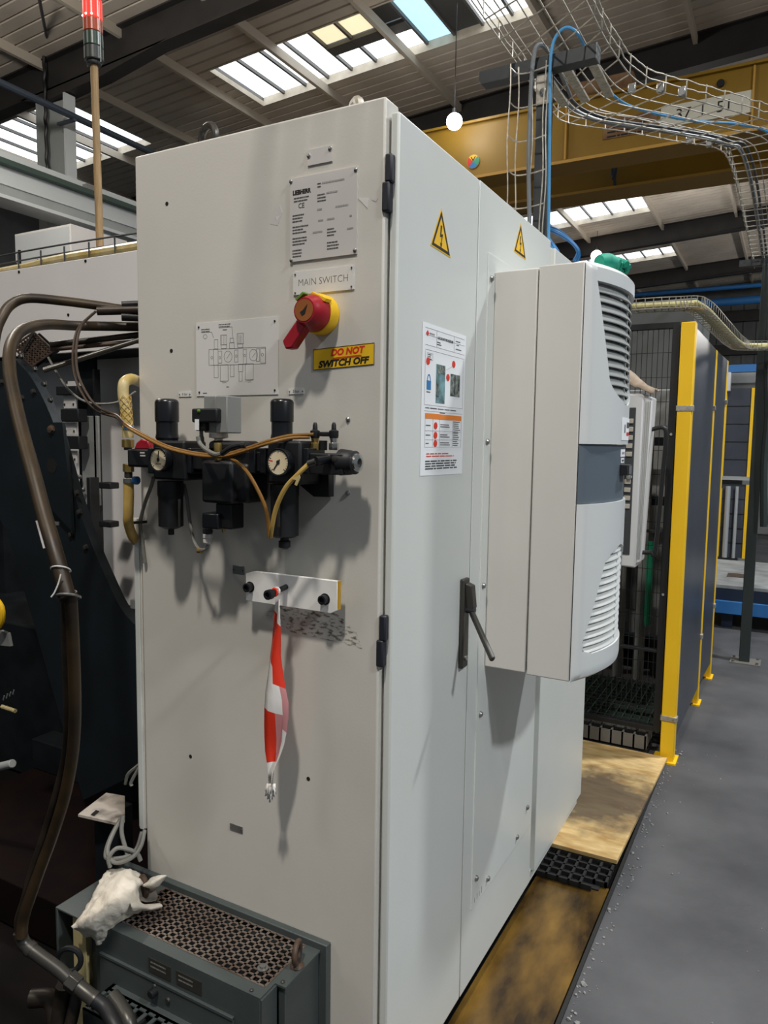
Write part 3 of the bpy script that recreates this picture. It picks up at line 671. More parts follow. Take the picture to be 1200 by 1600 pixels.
# ---------------------------------------------------------------- lockout sheet
y0, y1, z0, z1 = .1185, .334, 1.335, 1.631
t = thing('procedure_sheet', 'white paper procedure sheet taped on the cabinet door', 'sheet', (.021, (y0 + y1) / 2, (z0 + z1) / 2))
g = G(); polyp(g, SIDE, [(y0, z0), (y1 - .006, z0 - .002), (y1, z1), (y0, z1)], .0004, .0004); g.build('paper', 'paper', t)
SU = lambda u: y0 + u * (y1 - y0); SV = lambda v: z1 - v * (z1 - z0); SH = .001
g = G()
for (a, b) in (((.06, .075), (.96, .075)), ((.06, .14), (.96, .14)), ((.06, .17), (.96, .17)), ((.3, .03), (.3, .14)), ((.7, .03), (.7, .14)), ((.06, .03), (.96, .03)), ((.06, .53), (.94, .53)), ((.06, .57), (.94, .57)), ((.08, .70), (.92, .70)), ((.08, .76), (.92, .76)), ((.08, .81), (.92, .81)), ((.25, .62), (.25, .81)), ((.40, .62), (.40, .81)), ((.70, .62), (.70, .81)), ((.08, .62), (.08, .81)), ((.92, .62), (.92, .81)), ((.06, .18), (.06, .53)), ((.94, .18), (.94, .53)), ((.10, .19), (.22, .19)), ((.10, .235), (.22, .235)), ((.1, .19), (.1, .235)), ((.22, .19), (.22, .235)), ((.53, .275), (.68, .24))):
    stroke(g, SIDE, (SU(a[0]), SV(a[1])), (SU(b[0]), SV(b[1])), .0005, SH)
g.build('ruled_lines', 'ink_faint', t)
text('LOCKOUT PROCEDURE', SIDE, SU(.5), SV(.075), .0075, 'ink', t, SH + .0003, sx=.95)
g = G()
for (u, v, wd, n) in ((.3, .105, .12, 2), (.74, .06, .15, 1), (.76, .085, .08, 1), (.74, .115, .15, 1), (.12, .2, .08, 3), (.08, .55, .84, 1), (.4, .575, .14, 1), (.1, .665, .1, 1), (.1, .73, .1, 1), (.1, .785, .1, 1), (.42, .655, .26, 2), (.42, .725, .25, 2), (.42, .78, .26, 2), (.72, .63, .18, 6), (.72, .71, .18, 4), (.72, .77, .16, 3), (.1, .445, .1, 1)):
    scribble(g, SIDE, SU(u), SV(v), wd * (y1 - y0), n, .0042, .0017, SH, rn)
scribble(g, SIDE, SU(.1), SV(.905), .8 * (y1 - y0), 4, .005, .0026, SH, rn)
g.build('print', 'ink', t)
g = G(); scribble(g, SIDE, SU(.12), SV(.855), .75 * (y1 - y0), 2, .005, .002, SH, rn); g.build('print', 'red_ink', t)
g = G(); rect(g, SIDE, SU(.08), SU(.92), SV(.62), SV(.585), SH); g.build('table_header', 'orange', t)
g = G()
for (u, v) in ((.12, .245), (.70, .225), (.57, .325), (.31, .665), (.31, .73), (.31, .785)): g = G(); polyp(g, SIDE, [(SU(u) + .0085 * cos(a * pi / 8), SV(v) + .0072 * sin(a * pi / 8)) for a in range(16)], SH, .0004); g.build('number_dot', 'red_ink', t)
g = G(); rect(g, SIDE, SU(.30), SU(.50), SV(.51), SV(.25), SH); g.build('photo_print', 'photo_teal', t)
g = G(); rect(g, SIDE, SU(.32), SU(.5), SV(.31), SV(.255), SH + .0003); g.build('photo_print', 'photo_grey', t); g = G(); rect(g, SIDE, SU(.30), SU(.36), SV(.47), SV(.38), SH + .0003); g.build('photo_print', 'photo_grey', t)
g = G(); rect(g, SIDE, SU(.63), SU(.86), SV(.45), SV(.295), SH); g.build('photo_print', 'photo_grey', t)
g = G(); rect(g, SIDE, SU(.10), SU(.19), SV(.43), SV(.37), SH)
for a in range(8): stroke(g, SIDE, (SU(.145) + .007 * cos(a * pi / 8), SV(.372) + .012 * sin(a * pi / 8)), (SU(.145) + .007 * cos((a + 1) * pi / 8), SV(.372) + .012 * sin((a + 1) * pi / 8)), .0025, SH)
g.build('padlock_icon', 'blue_ink', t)
g = G(); polyp(g, SIDE, [(SU(.07), SV(.065)), (SU(.1), SV(.045)), (SU(.13), SV(.065)), (SU(.1), SV(.085))], SH); g.build('emblem', 'red_ink', t)
g = G(); scribble(g, SIDE, SU(.14), SV(.062), .12 * (y1 - y0), 1, .005, .003, SH, rn); g.build('print', 'ink_faint', t)

# ---------------------------------------------------------------- white block with bolts and tape
t = thing('mounting_block', 'white plastic block with three black bolts on the cabinet front', 'block', (-.18, 0, 1.11))
G().prism([(-.290, -.022, 1.079), (-.087, -.022, 1.078), (-.073, -.022, 1.085), (-.073, -.022, 1.141), (-.268, -.022, 1.141), (-.290, -.022, 1.134)], (0, -.008, 0)).build('block', 'hdpe', t, .001)
box('edge_strip', 'hdpe_edge', t, -.0732, -.0695, -.029, -.0225, 1.087, 1.141)
for (x, z) in ((-.279, 1.108), (-.1, 1.104), (-.19, 1.108)): G().cyl((x, 0, z), (x, -.022, z), .008, 12).build('spacer', 'black', t)
for (x, z) in ((-.279, 1.108), (-.1, 1.104)):
    G().lathe((x, -.030, z), (0, -1, 0), [(.011, 0), (.011, .001), (.009, .001), (.009, .012), (.006, .0125), (.006, .007)], 18).build('bolt', 'black', t)
e = G().cyl((-.190, -.030, 1.118), (-.190, -.078, 1.112), .0052, 14); e.build('stud', 'black', t)
G().lathe((-.190, -.078, 1.112), (0, -1, 0), [(.0095, 0), (.0095, .011), (.0055, .0115), (.0055, .006)], 18).build('bolt', 'black', t)
# barrier tape
t = thing('barrier_tape', 'strip of red and white barrier tape hanging from the middle bolt', 'tape', (-.19, -.06, 1.11))
yb = -.060
def tp(x, y, k=0.0): p = PX(x, y, 1, yb + k); return p
rows = [((430, 936), (440, 936), 0), ((428, 946), (441, 958), .0), ((426, 955), (441, 978), .002), ((423, 980), (440, 1000), .004), ((421, 1005), (438, 1025), .003), ((419, 1028), (440, 1052), .002), ((417, 1056), (443, 1078), .0), ((415, 1080), (447, 1100), -.002), ((415, 1104), (447, 1124), -.002), ((416, 1128), (445, 1146), .0), ((417, 1150), (443, 1164), .002), ((418, 1172), (438, 1182), .003), ((420, 1190), (433, 1194), .002), ((420, 1207), (428, 1210), .0), ((420, 1226), (427, 1228), .0)]
g = G(); mi = []
N = len(rows)
for i in range(N):
    a, b, k = rows[i]; A = tp(*a, k); B = tp(*b, k)
    for j in range(5):
        f = j / 4; g.v.append(A.lerp(B, f) + V((0, .008 * sin(f * pi * 1.5 + i * .45), 0)))
for i in range(N - 1):
    for j in range(4):
        g.f.append((i * 5 + j, i * 5 + j + 1, (i + 1) * 5 + j + 1, (i + 1) * 5 + j))
        red = (2 <= i + (1 if j > 2 else 0) < 6) or (8 - (1 if j == 0 else 0) <= i < 12 and j < 2)
        if i < 2: c = 1
        elif 2 <= i < 5: c = 0
        elif 5 <= i < 7: c = 0 if (j >= 2 and i == 5) else (2 if j == 3 else 1)
        elif i == 7: c = 1 if j < 3 else 2
        elif 8 <= i < 12: c = 0 if j < 2 else (2 if (j == 2 or i == 8) else 1)
        else: c = 1
        g.m.append(c)
g.build('strip', ['red_tape', 'white_tape', 'pink_tape'], t, solid=.0006, angle=80)
g = G(); rg = random.Random(5)
for i in range(5):
    p = tp(417 + i * 2.2, 1224, 0); q = tp(414 + i * 3.2, 1254 - abs(i - 2) * 5, -.004 + .004 * (i % 2))
    g.quad(p, p + V((.006, .002, 0)), q + V((.005, 0, .002)), q); m_ = p.lerp(q, .5) + V((0, -.004, 0)); g.quad(p, m_, q + V((.006, .003, .004)), p + V((.007, -.002, -.002)))
g.build('crumpled_end', 'white_tape', t, solid=.0005)
G().torus((-.190, -.060, 1.1145), (0, 1, -.1), .0065, .0022, 20, 6).build('loop', 'white_tape', t); G().torus((-.190, -.067, 1.1135), (0, 1, -.1), .0068, .0022, 20, 6).build('loop', 'red_tape', t)

# ================================================================== AIR CONDITIONER
t = thing('air_conditioner', 'light grey wall mounted air conditioner on the side of the cabinet', 'air conditioner', (.12, .69, .86))
Y0, Y1, ZB, ZT, XF = .492, .89, .852, 1.802, .235
box('rear_housing', 'ac_side', t, .0236, .1275, Y0 + .002, Y1 - .002, ZB + .003, ZT - .003, .003)
box('front_housing', 'ac_side', t, .1300, XF - .002, Y0, Y1, ZB, ZT, .003)
for z in (ZB + .02, ZT - .02): box('seam_filler', 'gap', t, .120, .136, Y0 + .006, Y1 - .006, z - .01, z + .01)
BU = .050
def bulge(y):                                             # plan curve of the front cover
    s = (y - Y0) / (Y1 - Y0); q = abs(2 * s - 1)
    base = BU * (1 - q * q)
    e = min(s, 1 - s) / .045
    if e < 1: base = base * (1 - (1 - e) ** 2 * .0) - .014 * (1 - sqrt(max(0, 1 - (1 - e) ** 2)))
    return XF + .012 + base
def ysplit(a, b, n): return [a + (b - a) * i / n for i in range(n + 1)]
def cover(name, m, zlo, zhi, hole=None, inset=0.0, top_round=0, bot_round=0):
    # hole: function z -> (yl, yr) or None, zh0..zh1
    g = G(); zs = [zlo + (zhi - zlo) * i / 40 for i in range(41)]
    if hole: zs = sorted(set([round(z, 5) for z in zs if min(abs(z - hole[1]), abs(z - hole[2])) > .004] + [hole[1], hole[2]]))
    rows = []
    for z in zs:
        zz = z
        if hole: yl, yr = hole[0](min(max(z, hole[1]), hole[2]))
        else: yl, yr = Y0 + .15, Y1 - .15
        edge = [Y0, Y0 + .002, Y0 + .006, Y0 + .012, Y0 + .02]
        ysr = edge + ysplit(Y0 + .02, yl, 6)[1:] + ysplit(yl, yr, 14)[1:] + ysplit(yr, Y1 - .02, 6)[1:] + [Y1 - .012, Y1 - .006, Y1 - .002, Y1]
        k = 0
        if bot_round and z < zlo + bot_round: k = bot_round * (1 - sqrt(max(0, 1 - (1 - (z - zlo) / bot_round) ** 2))) 
        if top_round and z > zhi - top_round: k = top_round * (1 - sqrt(max(0, 1 - (1 - (zhi - z) / top_round) ** 2)))
        rows.append([V((max(XF, bulge(y) - inset - k * .8), y, z)) for y in ysr])
    n = len(rows[0]); o = len(g.v)
    for r in rows: g.v += r
    for i in range(len(rows) - 1):
        zc = (zs[i] + zs[i + 1]) / 2
        for j in range(n - 1):
            if hole and hole[1] < zc < hole[2] and 10 <= j < 24: continue
            g.f.append((o + i * n + j, o + i * n + j + 1, o + (i + 1) * n + j + 1, o + (i + 1) * n + j)); g.m.append(0)
    for r in (rows[0], rows[-1]):                           # top and bottom lips
        b = len(g.v); g.v += r + [V((XF, p[1], p[2])) for p in r]
        for j in range(n - 1): g.f.append((b + j, b + j + 1, b + n + j + 1, b + n + j)); g.m.append(0)
    for q in (0, n - 1):
        b = len(g.v); g.v += [r[q] for r in rows] + [V((XF, r[q][1], r[q][2])) for r in rows]; k = len(rows)
        for i in range(k - 1): g.f.append((b + i, b + i + 1, b + k + i + 1, b + k + i)); g.m.append(0)
    if hole:                                                # reveal of the opening
        hr = [i for i, z in enumerate(zs) if hole[1] - 1e-6 <= z <= hole[2] + 1e-6]
        lp = [rows[i][10] for i in hr] + rows[hr[-1]][11:24] + [rows[i][24] for i in reversed(hr)] + rows[hr[0]][23:10:-1]
        b = len(g.v); g.v += lp + [p + V((-.022, 0, 0)) for p in lp]; k = len(lp)
        for i in range(k): g.f.append((b + i, b + (i + 1) % k, b + k + (i + 1) % k, b + k + i)); g.m.append(0)
    return g.build(name, m, t, angle=40)
def h_up(z):
    s = (z - 1.497) / (1.762 - 1.497); l = .513 + .075 * (1 - s) + .085 * max(0, (.22 - s) / .22) ** 2.2; return (l, Y0 + Y1 - l)
def h_lo(z):
    s = (z - .912) / (1.158 - .912); l = .497 + .105 * s + .09 * max(0, (s - .86) / .14) ** 2 + .05 * max(0, (.06 - s) / .06); return (l, Y0 + Y1 - l)
cu = cover('upper_cover', 'ac_front', 1.402, ZT, (h_up, 1.497, 1.762), 0, .012, 0)
band = cover('control_band', 'band', 1.266, 1.401, None, .006)
cl_ = cover('lower_cover', 'ac_front', ZB - .002, 1.265, (h_lo, .912, 1.158), 0, 0, .02)
def slats(parent, fn, za, zb, n, m, tilt):
    st = (zb - za) / n
    for i in range(n):
        z = za + st * (i + .5); l, r = fn(z); l += .001; r -= .001
        g = G(); rs = []
        for j in range(15):
            y = l + (r - l) * j / 14; x = bulge(y) - .008
            hh = st * .47
            rs.append([V((x + .004, y, z - hh)), V((x + .0035, y, z - hh + .0035)), V((x - .006, y, z + hh * 1.02)), V((x - .008, y, z + hh * 1.02)), V((x + .0, y, z - hh - .001))])
        g.rings(rs).build('slat', m, parent, angle=50)
    zz = [za + (zb - za) * k / 8 for k in range(9)]
    G().rings([[V((bulge(.69) - .006, .688, z)), V((bulge(.69) - .006, .692, z)), V((bulge(.69) - .02, .692, z)), V((bulge(.69) - .02, .688, z))] for z in zz]).build('centre_rib', m, parent)
    g = G(); g.box(XF - .001, XF + .002, fn(zb)[0] - .02 if fn is h_up else .5, .88, za - .01, zb + .01); g.build('grille_back', 'dark_hole', parent)
slats(cu, h_up, 1.499, 1.760, 13, 'slat_grey', 1)
slats(cl_, h_lo, .914, 1.156, 14, 'slat_white', 1)
def on_cover(name, m, y0, y1, z0, z1, h, parent, th=.0006):
    g = G(); rs = [[V((bulge(y) + h, y, z0)), V((bulge(y) + h + th, y, z0)), V((bulge(y) + h + th, y, z1)), V((bulge(y) + h, y, z1))] for y in ysplit(y0, y1, 4)]
    return g.rings(rs).build(name, m, parent)
on_cover('label', 'paper', .652, .76, 1.412, 1.466, .0003, cu)
on_cover('print', 'ink', .70, .745, 1.443, 1.456, .0012, cu, .0003); on_cover('print', 'red_ink', .70, .745, 1.424, 1.432, .0012, cu, .0003); on_cover('print', 'ink', .675, .682, 1.43, 1.45, .0012, cu, .0003)
on_cover('label', 'paper', .672, .735, 1.372, 1.39, -.0055, band); on_cover('label', 'paper', .678, .72, 1.357, 1.369, -.0055, band); on_cover('print', 'ink', .685, .71, 1.361, 1.365, -.0045, band, .0003); on_cover('print', 'ink_faint', .685, .72, 1.379, 1.384, -.0045, band, .0003)
b = G(); b.rings([[V((bulge(y) - .007, y, 1.327)), V((bulge(y) + .012, y, 1.327)), V((bulge(y) + .012, y, 1.353)), V((bulge(y) - .007, y, 1.353))] for y in ysplit(.672, .738, 4)]); pg = b.build('plug_cover', 'black', band, .001)
on_cover('display', 'cable_dark', .69, .735, 1.33, 1.35, .0125, pg)
# green glove lying on top
t = thing('work_glove', 'green rubber work glove lying on top of the air conditioner', 'glove', (.22, .72, ZT))
g = G(); a = []
def blob(g, c, r, n=12, m=8):
    c = V(c); g.rings([[c + V((r[0] * sin(pi * i / m) * cos(2 * pi * j / n), r[1] * sin(pi * i / m) * sin(2 * pi * j / n), -r[2] * cos(pi * i / m))) for j in range(n)] for i in range(m + 1)], True, False)
def gz(x, y, z=.02): p = PX(x, y, 2, ZT + z); return p
g.tube([gz(936, 408, .016), gz(946, 409, .02), gz(958, 412, .022), gz(968, 414, .018)], lambda s: .010 + .010 * sin(min(1, s * 1.0 + .12) * pi * .9), 12)
g.build('palm', 'glove', t)
for k, (q, r_) in enumerate((([(962, 416, .02), (972, 420, .022), (979, 424, .012)], .0105), ([(958, 408, .026), (970, 410, .03), (980, 413, .022)], .0115), ([(966, 413, .022), (976, 414, .026), (984, 418, .018)], .0095), ([(964, 420, .012), (970, 424, .012), (974, 428, .006)], .0095))):
    G().tube([gz(*p) for p in q], lambda s, r_=r_: r_ * (1 - .35 * s * s), 10).build('finger', 'glove', t)
G().tube([gz(944, 407, .022), gz(950, 404, .026), gz(956, 405, .024)], lambda s: .0105 - .003 * s, 10).build('thumb', 'glove', t)

# ================================================================== AIR FILTER REGULATOR UNIT
t = thing('air_regulator_unit', 'black compressed air filter and regulator unit with two round gauges', 'regulator', (-.35, 0, 1.36))
def pf(X, Y, y): return PX(180 + X / 3, 560 + Y / 3, 1, y)
YA = -.055
def lathe_px(name, m, Xc, prof, y=YA, n=24, parent=None, bev=0):   # prof: (half width px, Y px), upright
    pr = []; c = None
    z0 = pf(Xc, prof[0][1], y)[2]; xx = pf(Xc, prof[len(prof) // 2][1], y)[0]
    for hw, Y in prof:
        p = pf(Xc, Y, y); pr.append((hw / 3 / 1152.54 * (RM.col[1].to_3d().dot(p - CAM)), p[2] - z0))
    return G().lathe((xx, y, z0), (0, 0, 1), pr, n).build(name, m, parent or t, bev)
def box_px(name, m, X0, X1, Ya, Yb, y0, y1, parent=None, bev=.002, yref=None):
    yr = min(y0, y1) if yref is None else yref
    a = pf(X0, (Ya + Yb) / 2, yr); b = pf(X1, (Ya + Yb) / 2, yr); zt = pf((X0 + X1) / 2, Ya, yr)[2]; zb = pf((X0 + X1) / 2, Yb, yr)[2]
    return box(name, m, parent or t, a[0], b[0], min(y0, y1), max(y0, y1), zb, zt, bev)
# manifold bodies
box_px('manifold', 'black', 60, 1065, 436, 528, -.075, -.028)
box_px('mounting_bracket', 'black', 60, 1000, 455, 500, -.028, -.0005)
box_px('regulator_body', 'black', 175, 325, 385, 570, -.088, -.024, bev=.005)
box_px('regulator_body', 'black', 712, 868, 385, 590, -.088, -.024, bev=.005)
# end joints between the bodies
for X in (165, 340, 640, 690, 890): box_px('clamp', 'black_gloss', X - 14, X + 14, 420, 540, -.082, -.026)
# knobs
for X in (243, 782):
    k = lathe_px('adjust_knob', 'black_gloss', X, [(46, 388), (54, 372), (50, 352), (50, 300), (55, 296), (55, 206), (50, 196), (40, 190), (8, 189)][::1])
    for j in range(8):
        c = pf(X, 245, YA); r = .0183; a = j * pi / 4
        G().box(c[0] + r * cos(a) - .0012, c[0] + r * cos(a) + .0012, YA + r * sin(a) - .0012, YA + r * sin(a) + .0012, pf(X, 296, YA)[2], pf(X, 215, YA)[2]).build('knob_rib', 'black', k)
# bowls
b1 = lathe_px('filter_bowl', 'black', 262, [(60, 575), (60, 640), (57, 650), (57, 785), (30, 798), (14, 800), (14, 826), (4, 827)])
b2 = lathe_px('filter_bowl', 'black', 794, [(68, 590), (68, 640), (66, 650), (66, 828), (50, 838), (20, 840), (20, 852), (28, 856), (28, 884), (12, 894)])
for X in (300, 765):
    a = pf(X, 660, -.09); c = pf(X, 790, -.088); G().bar((a[0], -.0895, a[2]), (c[0], -.087, c[2]), .004, .003, up=(0, 1, 0)).build('sight_strip', 'handle', b1 if X < 500 else b2)
# gauges
def gauge(Xc, Yc, rpx, ang, red):
    c = pf(Xc, Yc, -.108); r = rpx / 3 / 1152.54 * RM.col[1].to_3d().dot(c - CAM)
    o = G().lathe((c[0], -.084, c[2]), (0, -1, 0), [(r * .45, 0), (r * .45, .006), (r * .98, .008), (r * 1.04, .022), (r * 1.0, .0245), (r * .90, .0240), (r * .90, .0215)], 32).build('gauge', 'black_gloss', t)
    G().cyl((c[0], -.1055, c[2]), (c[0], -.1068, c[2]), r * .91, 32).build('dial', 'dial', o)
    P = (V((c[0], -.1068, c[2])), V((1, 0, 0)), V((0, 0, 1)), V((0, -1, 0))); g = G()
    for i in range(21):
        a = radians(225 - i * 13.5); l = .70 if i % 5 == 0 else .78; stroke(g, P, (cos(a) * r * l, sin(a) * r * l), (cos(a) * r * .85, sin(a) * r * .85), r * (.05 if i % 5 == 0 else .025), .0002)
    a = radians(ang); stroke(g, P, (-cos(a) * r * .25, -sin(a) * r * .25), (cos(a) * r * .72, sin(a) * r * .72), r * .09, .0006); polyp(g, P, [(r * .15 * cos(j * pi / 6), r * .15 * sin(j * pi / 6)) for j in range(12)], .0005, .0006); g.build('needle', 'ink_dark', o)
    if red: g = G(); a = radians(170); stroke(g, P, (cos(a) * r * .5, sin(a) * r * .5), (cos(a) * r * .85, sin(a) * r * .85), r * .06, .0002); g.build('red_mark', 'red_ink', o)
    else: g = G(); stroke(g, P, (-r * .3, -r * .35), (r * .3, -r * .35), r * .05, .0002); g.build('red_mark', 'ink', o)
gauge(200, 474, 56, 85, False); gauge(762, 487, 64, 235, True)
# lockout valve with red slide at the left end
box_px('shutoff_valve', 'black', 55, 165, 425, 508, -.08, -.02, bev=.004)
a = pf(86, 425, -.06); b = pf(175, 380, -.06)
G().prism([pf(86, 426, -.066), pf(170, 426, -.066), pf(150, 385, -.066), pf(118, 378, -.066), pf(98, 395, -.066)], (0, .022, 0)).build('red_lever', 'red', t, .003)
g = G(); P = (V((0, -.0806, 0)), V((1, 0, 0)), V((0, 0, 1)), V((0, -1, 0))); a = pf(118, 442, -.08); scribble(g, P, a[0], a[2], .018, 2, .006, .003, 0, rn); g.build('print', 'plate', t)
# centre soft start valve
box_px('softstart_body', 'black', 402, 545, 480, 680, -.095, -.02, bev=.006); box_px('softstart_body', 'black', 545, 622, 490, 678, -.080, -.015, bev=.008)
box_px('softstart_top', 'black', 432, 600, 385, 440, -.085, -.03, bev=.008); box_px('softstart_stem', 'black', 470, 545, 680, 800, -.078, -.04, bev=.003)
cn = box_px('plug', 'black_gloss', 405, 480, 726, 800, -.09, -.045, bev=.003); lathe_px('cable_gland', 'black', 434, [(22, 798), (24, 815), (20, 822)], -.068, 16)
lathe_px('gland_nut', 'plate', 434, [(18, 820), (23, 824), (23, 840), (20, 844), (22, 850), (22, 862), (16, 870)], -.068, 14)
lathe_px('drain_nipple', 'brass', 508, [(8, 798), (9, 806), (5, 818)], -.06, 10)
# solenoid head
box_px('solenoid', 'grey_valve', 470, 524, 175, 350, -.092, -.05, bev=.002); box_px('solenoid', 'grey_valve', 415, 472, 175, 348, -.088, -.052, bev=.002)
lathe_px('solenoid_neck', 'plate', 485, [(44, 350), (44, 372), (20, 376), (22, 400), (22, 470)], -.07, 12); lathe_px('brass_neck', 'brass', 482, [(17, 395), (19, 405), (19, 470), (14, 478)], -.09, 12)
sp = box_px('solenoid_plug', 'black', 357, 475, 234, 300, -.105, -.06, bev=.003); box_px('solenoid_plug', 'black', 372, 420, 298, 340, -.10, -.066, bev=.003)
c = pf(391, 246, -.106); G().lathe((c[0], -.105, c[2]), (0, -1, 0), [(.0035, 0), (.003, .0025), (.001, .0035)], 10).build('status_light', 'green_tag', sp)
a = pf(373, 285, -.106); b = pf(392, 336, -.106); g = G(); g.box(a[0], b[0], -.1062, -.1052, b[2], a[2]); g.build('label', 'paper', sp)
lathe_px('cable_gland', 'cable_grey', 404, [(9, 340), (9, 360), (13, 372), (14, 395), (9, 410)], -.085, 10)
# outlet end
c = pf(1060, 487, -.055); ez = c[2]
G().lathe((c[0], -.055, ez), (1, 0, 0), [(.024, 0), (.022, .02), (.021, .022), (.021, .030), (.015, .032)], 20).build('outlet', 'black', t)
e = pf(1137, 485, -.055); G().lathe((e[0] - .006, -.055, ez), (1, 0, 0), [(.0165, 0), (.0165, .008), (.012, .010), (.008, .010), (.0075, .002)], 20).build('outlet_ring', 'chrome', t)
for X, m in ((937, 'brass'), (1025, 'chrome')):
    lathe_px('fitting', m, X, [(22, 430), (24, 425), (24, 398), (16, 394), (20, 372)], -.05, 6)
    lathe_px('push_fitting', 'black', X, [(20, 374), (23, 366), (23, 340), (12, 334), (11, 312), (6, 300)], -.05, 14)
box_px('branch_block', 'black', 955, 1030, 344, 366, -.056, -.044); lathe_px('black_fitting', 'black', 975, [(20, 430), (20, 385)], -.045, 8)
G().prism([pf(868, 545, -.02), pf(1000, 540, -.02), pf(1000, 650, -.02), pf(930, 648, -.02), pf(868, 596, -.02)], (0, .018, 0)).build('triangle_bracket', 'black', t)
g = G().cyl(pf(1000, 470, -.075), pf(940, 482, -.105), .008, 12); g.build('angle_fitting', 'black_gloss', t); G().cyl(pf(940, 482, -.105), pf(905, 494, -.108), .006, 12).build('angle_fitting', 'fitting', t)
for X in (893, 990, 1030): c = pf(X, 470, -.076); G().lathe((c[0], -.075, c[2]), (0, -1, 0), [(.006, 0), (.006, .004), (.003, .005)], 10).build('plug_screw', 'handle', t)

# tubes
def tubepx(name, m, pts, r, label, cat='tube', group=None, parent=None, n=8):
    P = [pf(*p) for p in pts]; o = G().tube(P, r, n).build(name, m, parent)
    if not parent: tag(o, label, cat, group)
    return o
A1 = [(8, 268, -.02), (60, 315, -.10), (140, 362, -.12), (240, 410, -.125), (340, 437, -.125), (430, 450, -.122), (520, 448, -.115), (620, 420, -.11), (720, 386, -.105), (820, 362, -.08), (930, 356, -.06)]
A2 = [(x, y + 10 + (2 if x > 700 else 0), d - .004) for x, y, d in A1[:-1]] + [(912, 370, -.062)]
A1p = [PX(150, 486, 1, .02), PX(127, 510, 1, .0), PX(119, 545, 1, -.02), PX(122, 585, 1, -.03), PX(140, 622, 1, -.04), PX(160, 640, 1, -.03)]
def brown(off, nm, rest, lb):
    P = [p + V((off * .9, 0, off * .4)) for p in A1p] + [pf(*p) for p in rest]
    g = G().tube(P, .0030, 8); nq = len(g.m); lim = int(nq * .42); g.m = [1 if i < lim else 0 for i in range(nq)]  # same tube throughout; darker colour on the left run stands in for lighting
    tag(g.build('air_tube', ['tube_amber', 'tube_amber_shaded']), lb, 'tube', 'amber air tubes crossing the regulators')
brown(0, 'a', A1, 'upper one of two amber air tubes looping across both regulators')
brown(-.012, 'b', A2, 'lower one of two amber air tubes looping across both regulators')
tag(G().tube([pf(500, 452, -.11), pf(560, 480, -.115), pf(620, 535, -.115), pf(680, 640, -.11), pf(712, 730, -.105), pf(722, 838, -.1)], .0037, 8).build('air_tube', 'tube_amber'), 'amber tube curving down from the centre between the two filter bowls', 'tube')
tag(G().tube([pf(908, 494, -.108), pf(860, 540, -.115), pf(800, 605, -.118), pf(755, 700, -.115), pf(735, 790, -.11), pf(728, 838, -.10)], .0042, 8).build('air_tube', 'hose_amber'), 'thicker amber tube hanging from the angled fitting in front of the right bowl', 'tube')
tag(G().prism([pf(828, 566, -.122), pf(862, 545, -.122), pf(866, 560, -.122), pf(850, 597, -.122), pf(840, 592, -.122), pf(848, 570, -.122)], (0, .002, 0)).build('tube_tag', 'hose_yellow'), 'small yellow tag clipped on the thick amber tube', 'tag')
tag(G().tube([pf(388, 366, -.1), pf(398, 400, -.1), pf(430, 430, -.115), pf(470, 450, -.13), pf(505, 445, -.132)], .0042, 8).build('solenoid_cable', 'cable_grey'), 'grey cable below the solenoid plug', 'cable')
tag(G().tube([pf(500, 447, -.135), pf(540, 420, -.135), pf(575, 408, -.132), pf(610, 405, -.126)], lambda s: .0052 if s < .75 else .0065, 10).build('cable_sleeve', 'black'), 'black cable sleeve crossing the amber tubes at the centre', 'cable')
tag(G().tube([pf(322, 590, -.03), pf(335, 650, -.035), pf(350, 760, -.04), pf(365, 840, -.05), pf(385, 885, -.06), pf(410, 898, -.068), pf(432, 885, -.068), pf(434, 866, -.068)], .0035, 8).build('grey_tube', 'cable_grey'), 'grey cable bending up into the white gland under the centre valve', 'cable')
tag(G().lathe(pf(388, 900, -.064), (1, 0, .05), [(.005, 0), (.006, .001), (.006, .010), (.004, .011)], 10).build('elbow_fitting', 'brass'), 'small brass elbow on the grey cable under the centre valve', 'fitting')
tag(G().tube([pf(180, 560, -.05), pf(172, 590, -.03), pf(150, 650, -.02), pf(130, 710, -.015), pf(118, 770, -.012), pf(122, 830, -.008), pf(140, 960, -.006)], .0042, 8).build('grey_cable', 'cable_grey'), 'grey cable running from the left regulator into the cable trunking', 'cable')
G().box(0, 0, 0, 0, 0, 0) if False else None
tag(G().bar(pf(88, 770, -.012), pf(140, 767, -.012), .012, .006).build('cable_clip', 'black'), 'black clip above the cable trunking', 'clip')
# amber braided hose at the left
t = thing('braided_air_hose', 'yellow braided air hose feeding the shutoff valve left of the gauges', 'hose', tuple(pf(60, 500, -.05)))
hx = pf(60, 455, -.05)
G().tube([pf(125, 116, .07), pf(104, 106, .03), pf(72, 97, -.02), pf(42, 116, -.045), pf(38, 170, -.05), pf(50, 240, -.05), pf(58, 320, -.05), pf(60, 372, -.05)], .0118, 14).build('upper_hose', 'hose_yellow', t)
P = [pf(62, 580, -.05), pf(64, 640, -.05), pf(62, 720, -.05), pf(62, 770, -.045), pf(80, 830, -.02), pf(105, 862, .02)]
G().tube(P, .0108, 14).build('lower_hose', 'hose_amber', t)
g = G()
for k in range(11):                                            # braid on the upper hose
    pass
for sgn in (1, -1):
    for s in range(6):
        pts = []
        for q in range(14):
            f = q / 13; Yp = 175 + 160 * f; c = pf(46 + 14 * f, Yp, -.05); a = sgn * f * 5 + s * pi / 3
            pts.append(c + V((cos(a) * .0121, sin(a) * .0121, 0)))
        g.tube(pts, .0007, 4, 2)
g.build('braid', 'hose_amber', t)
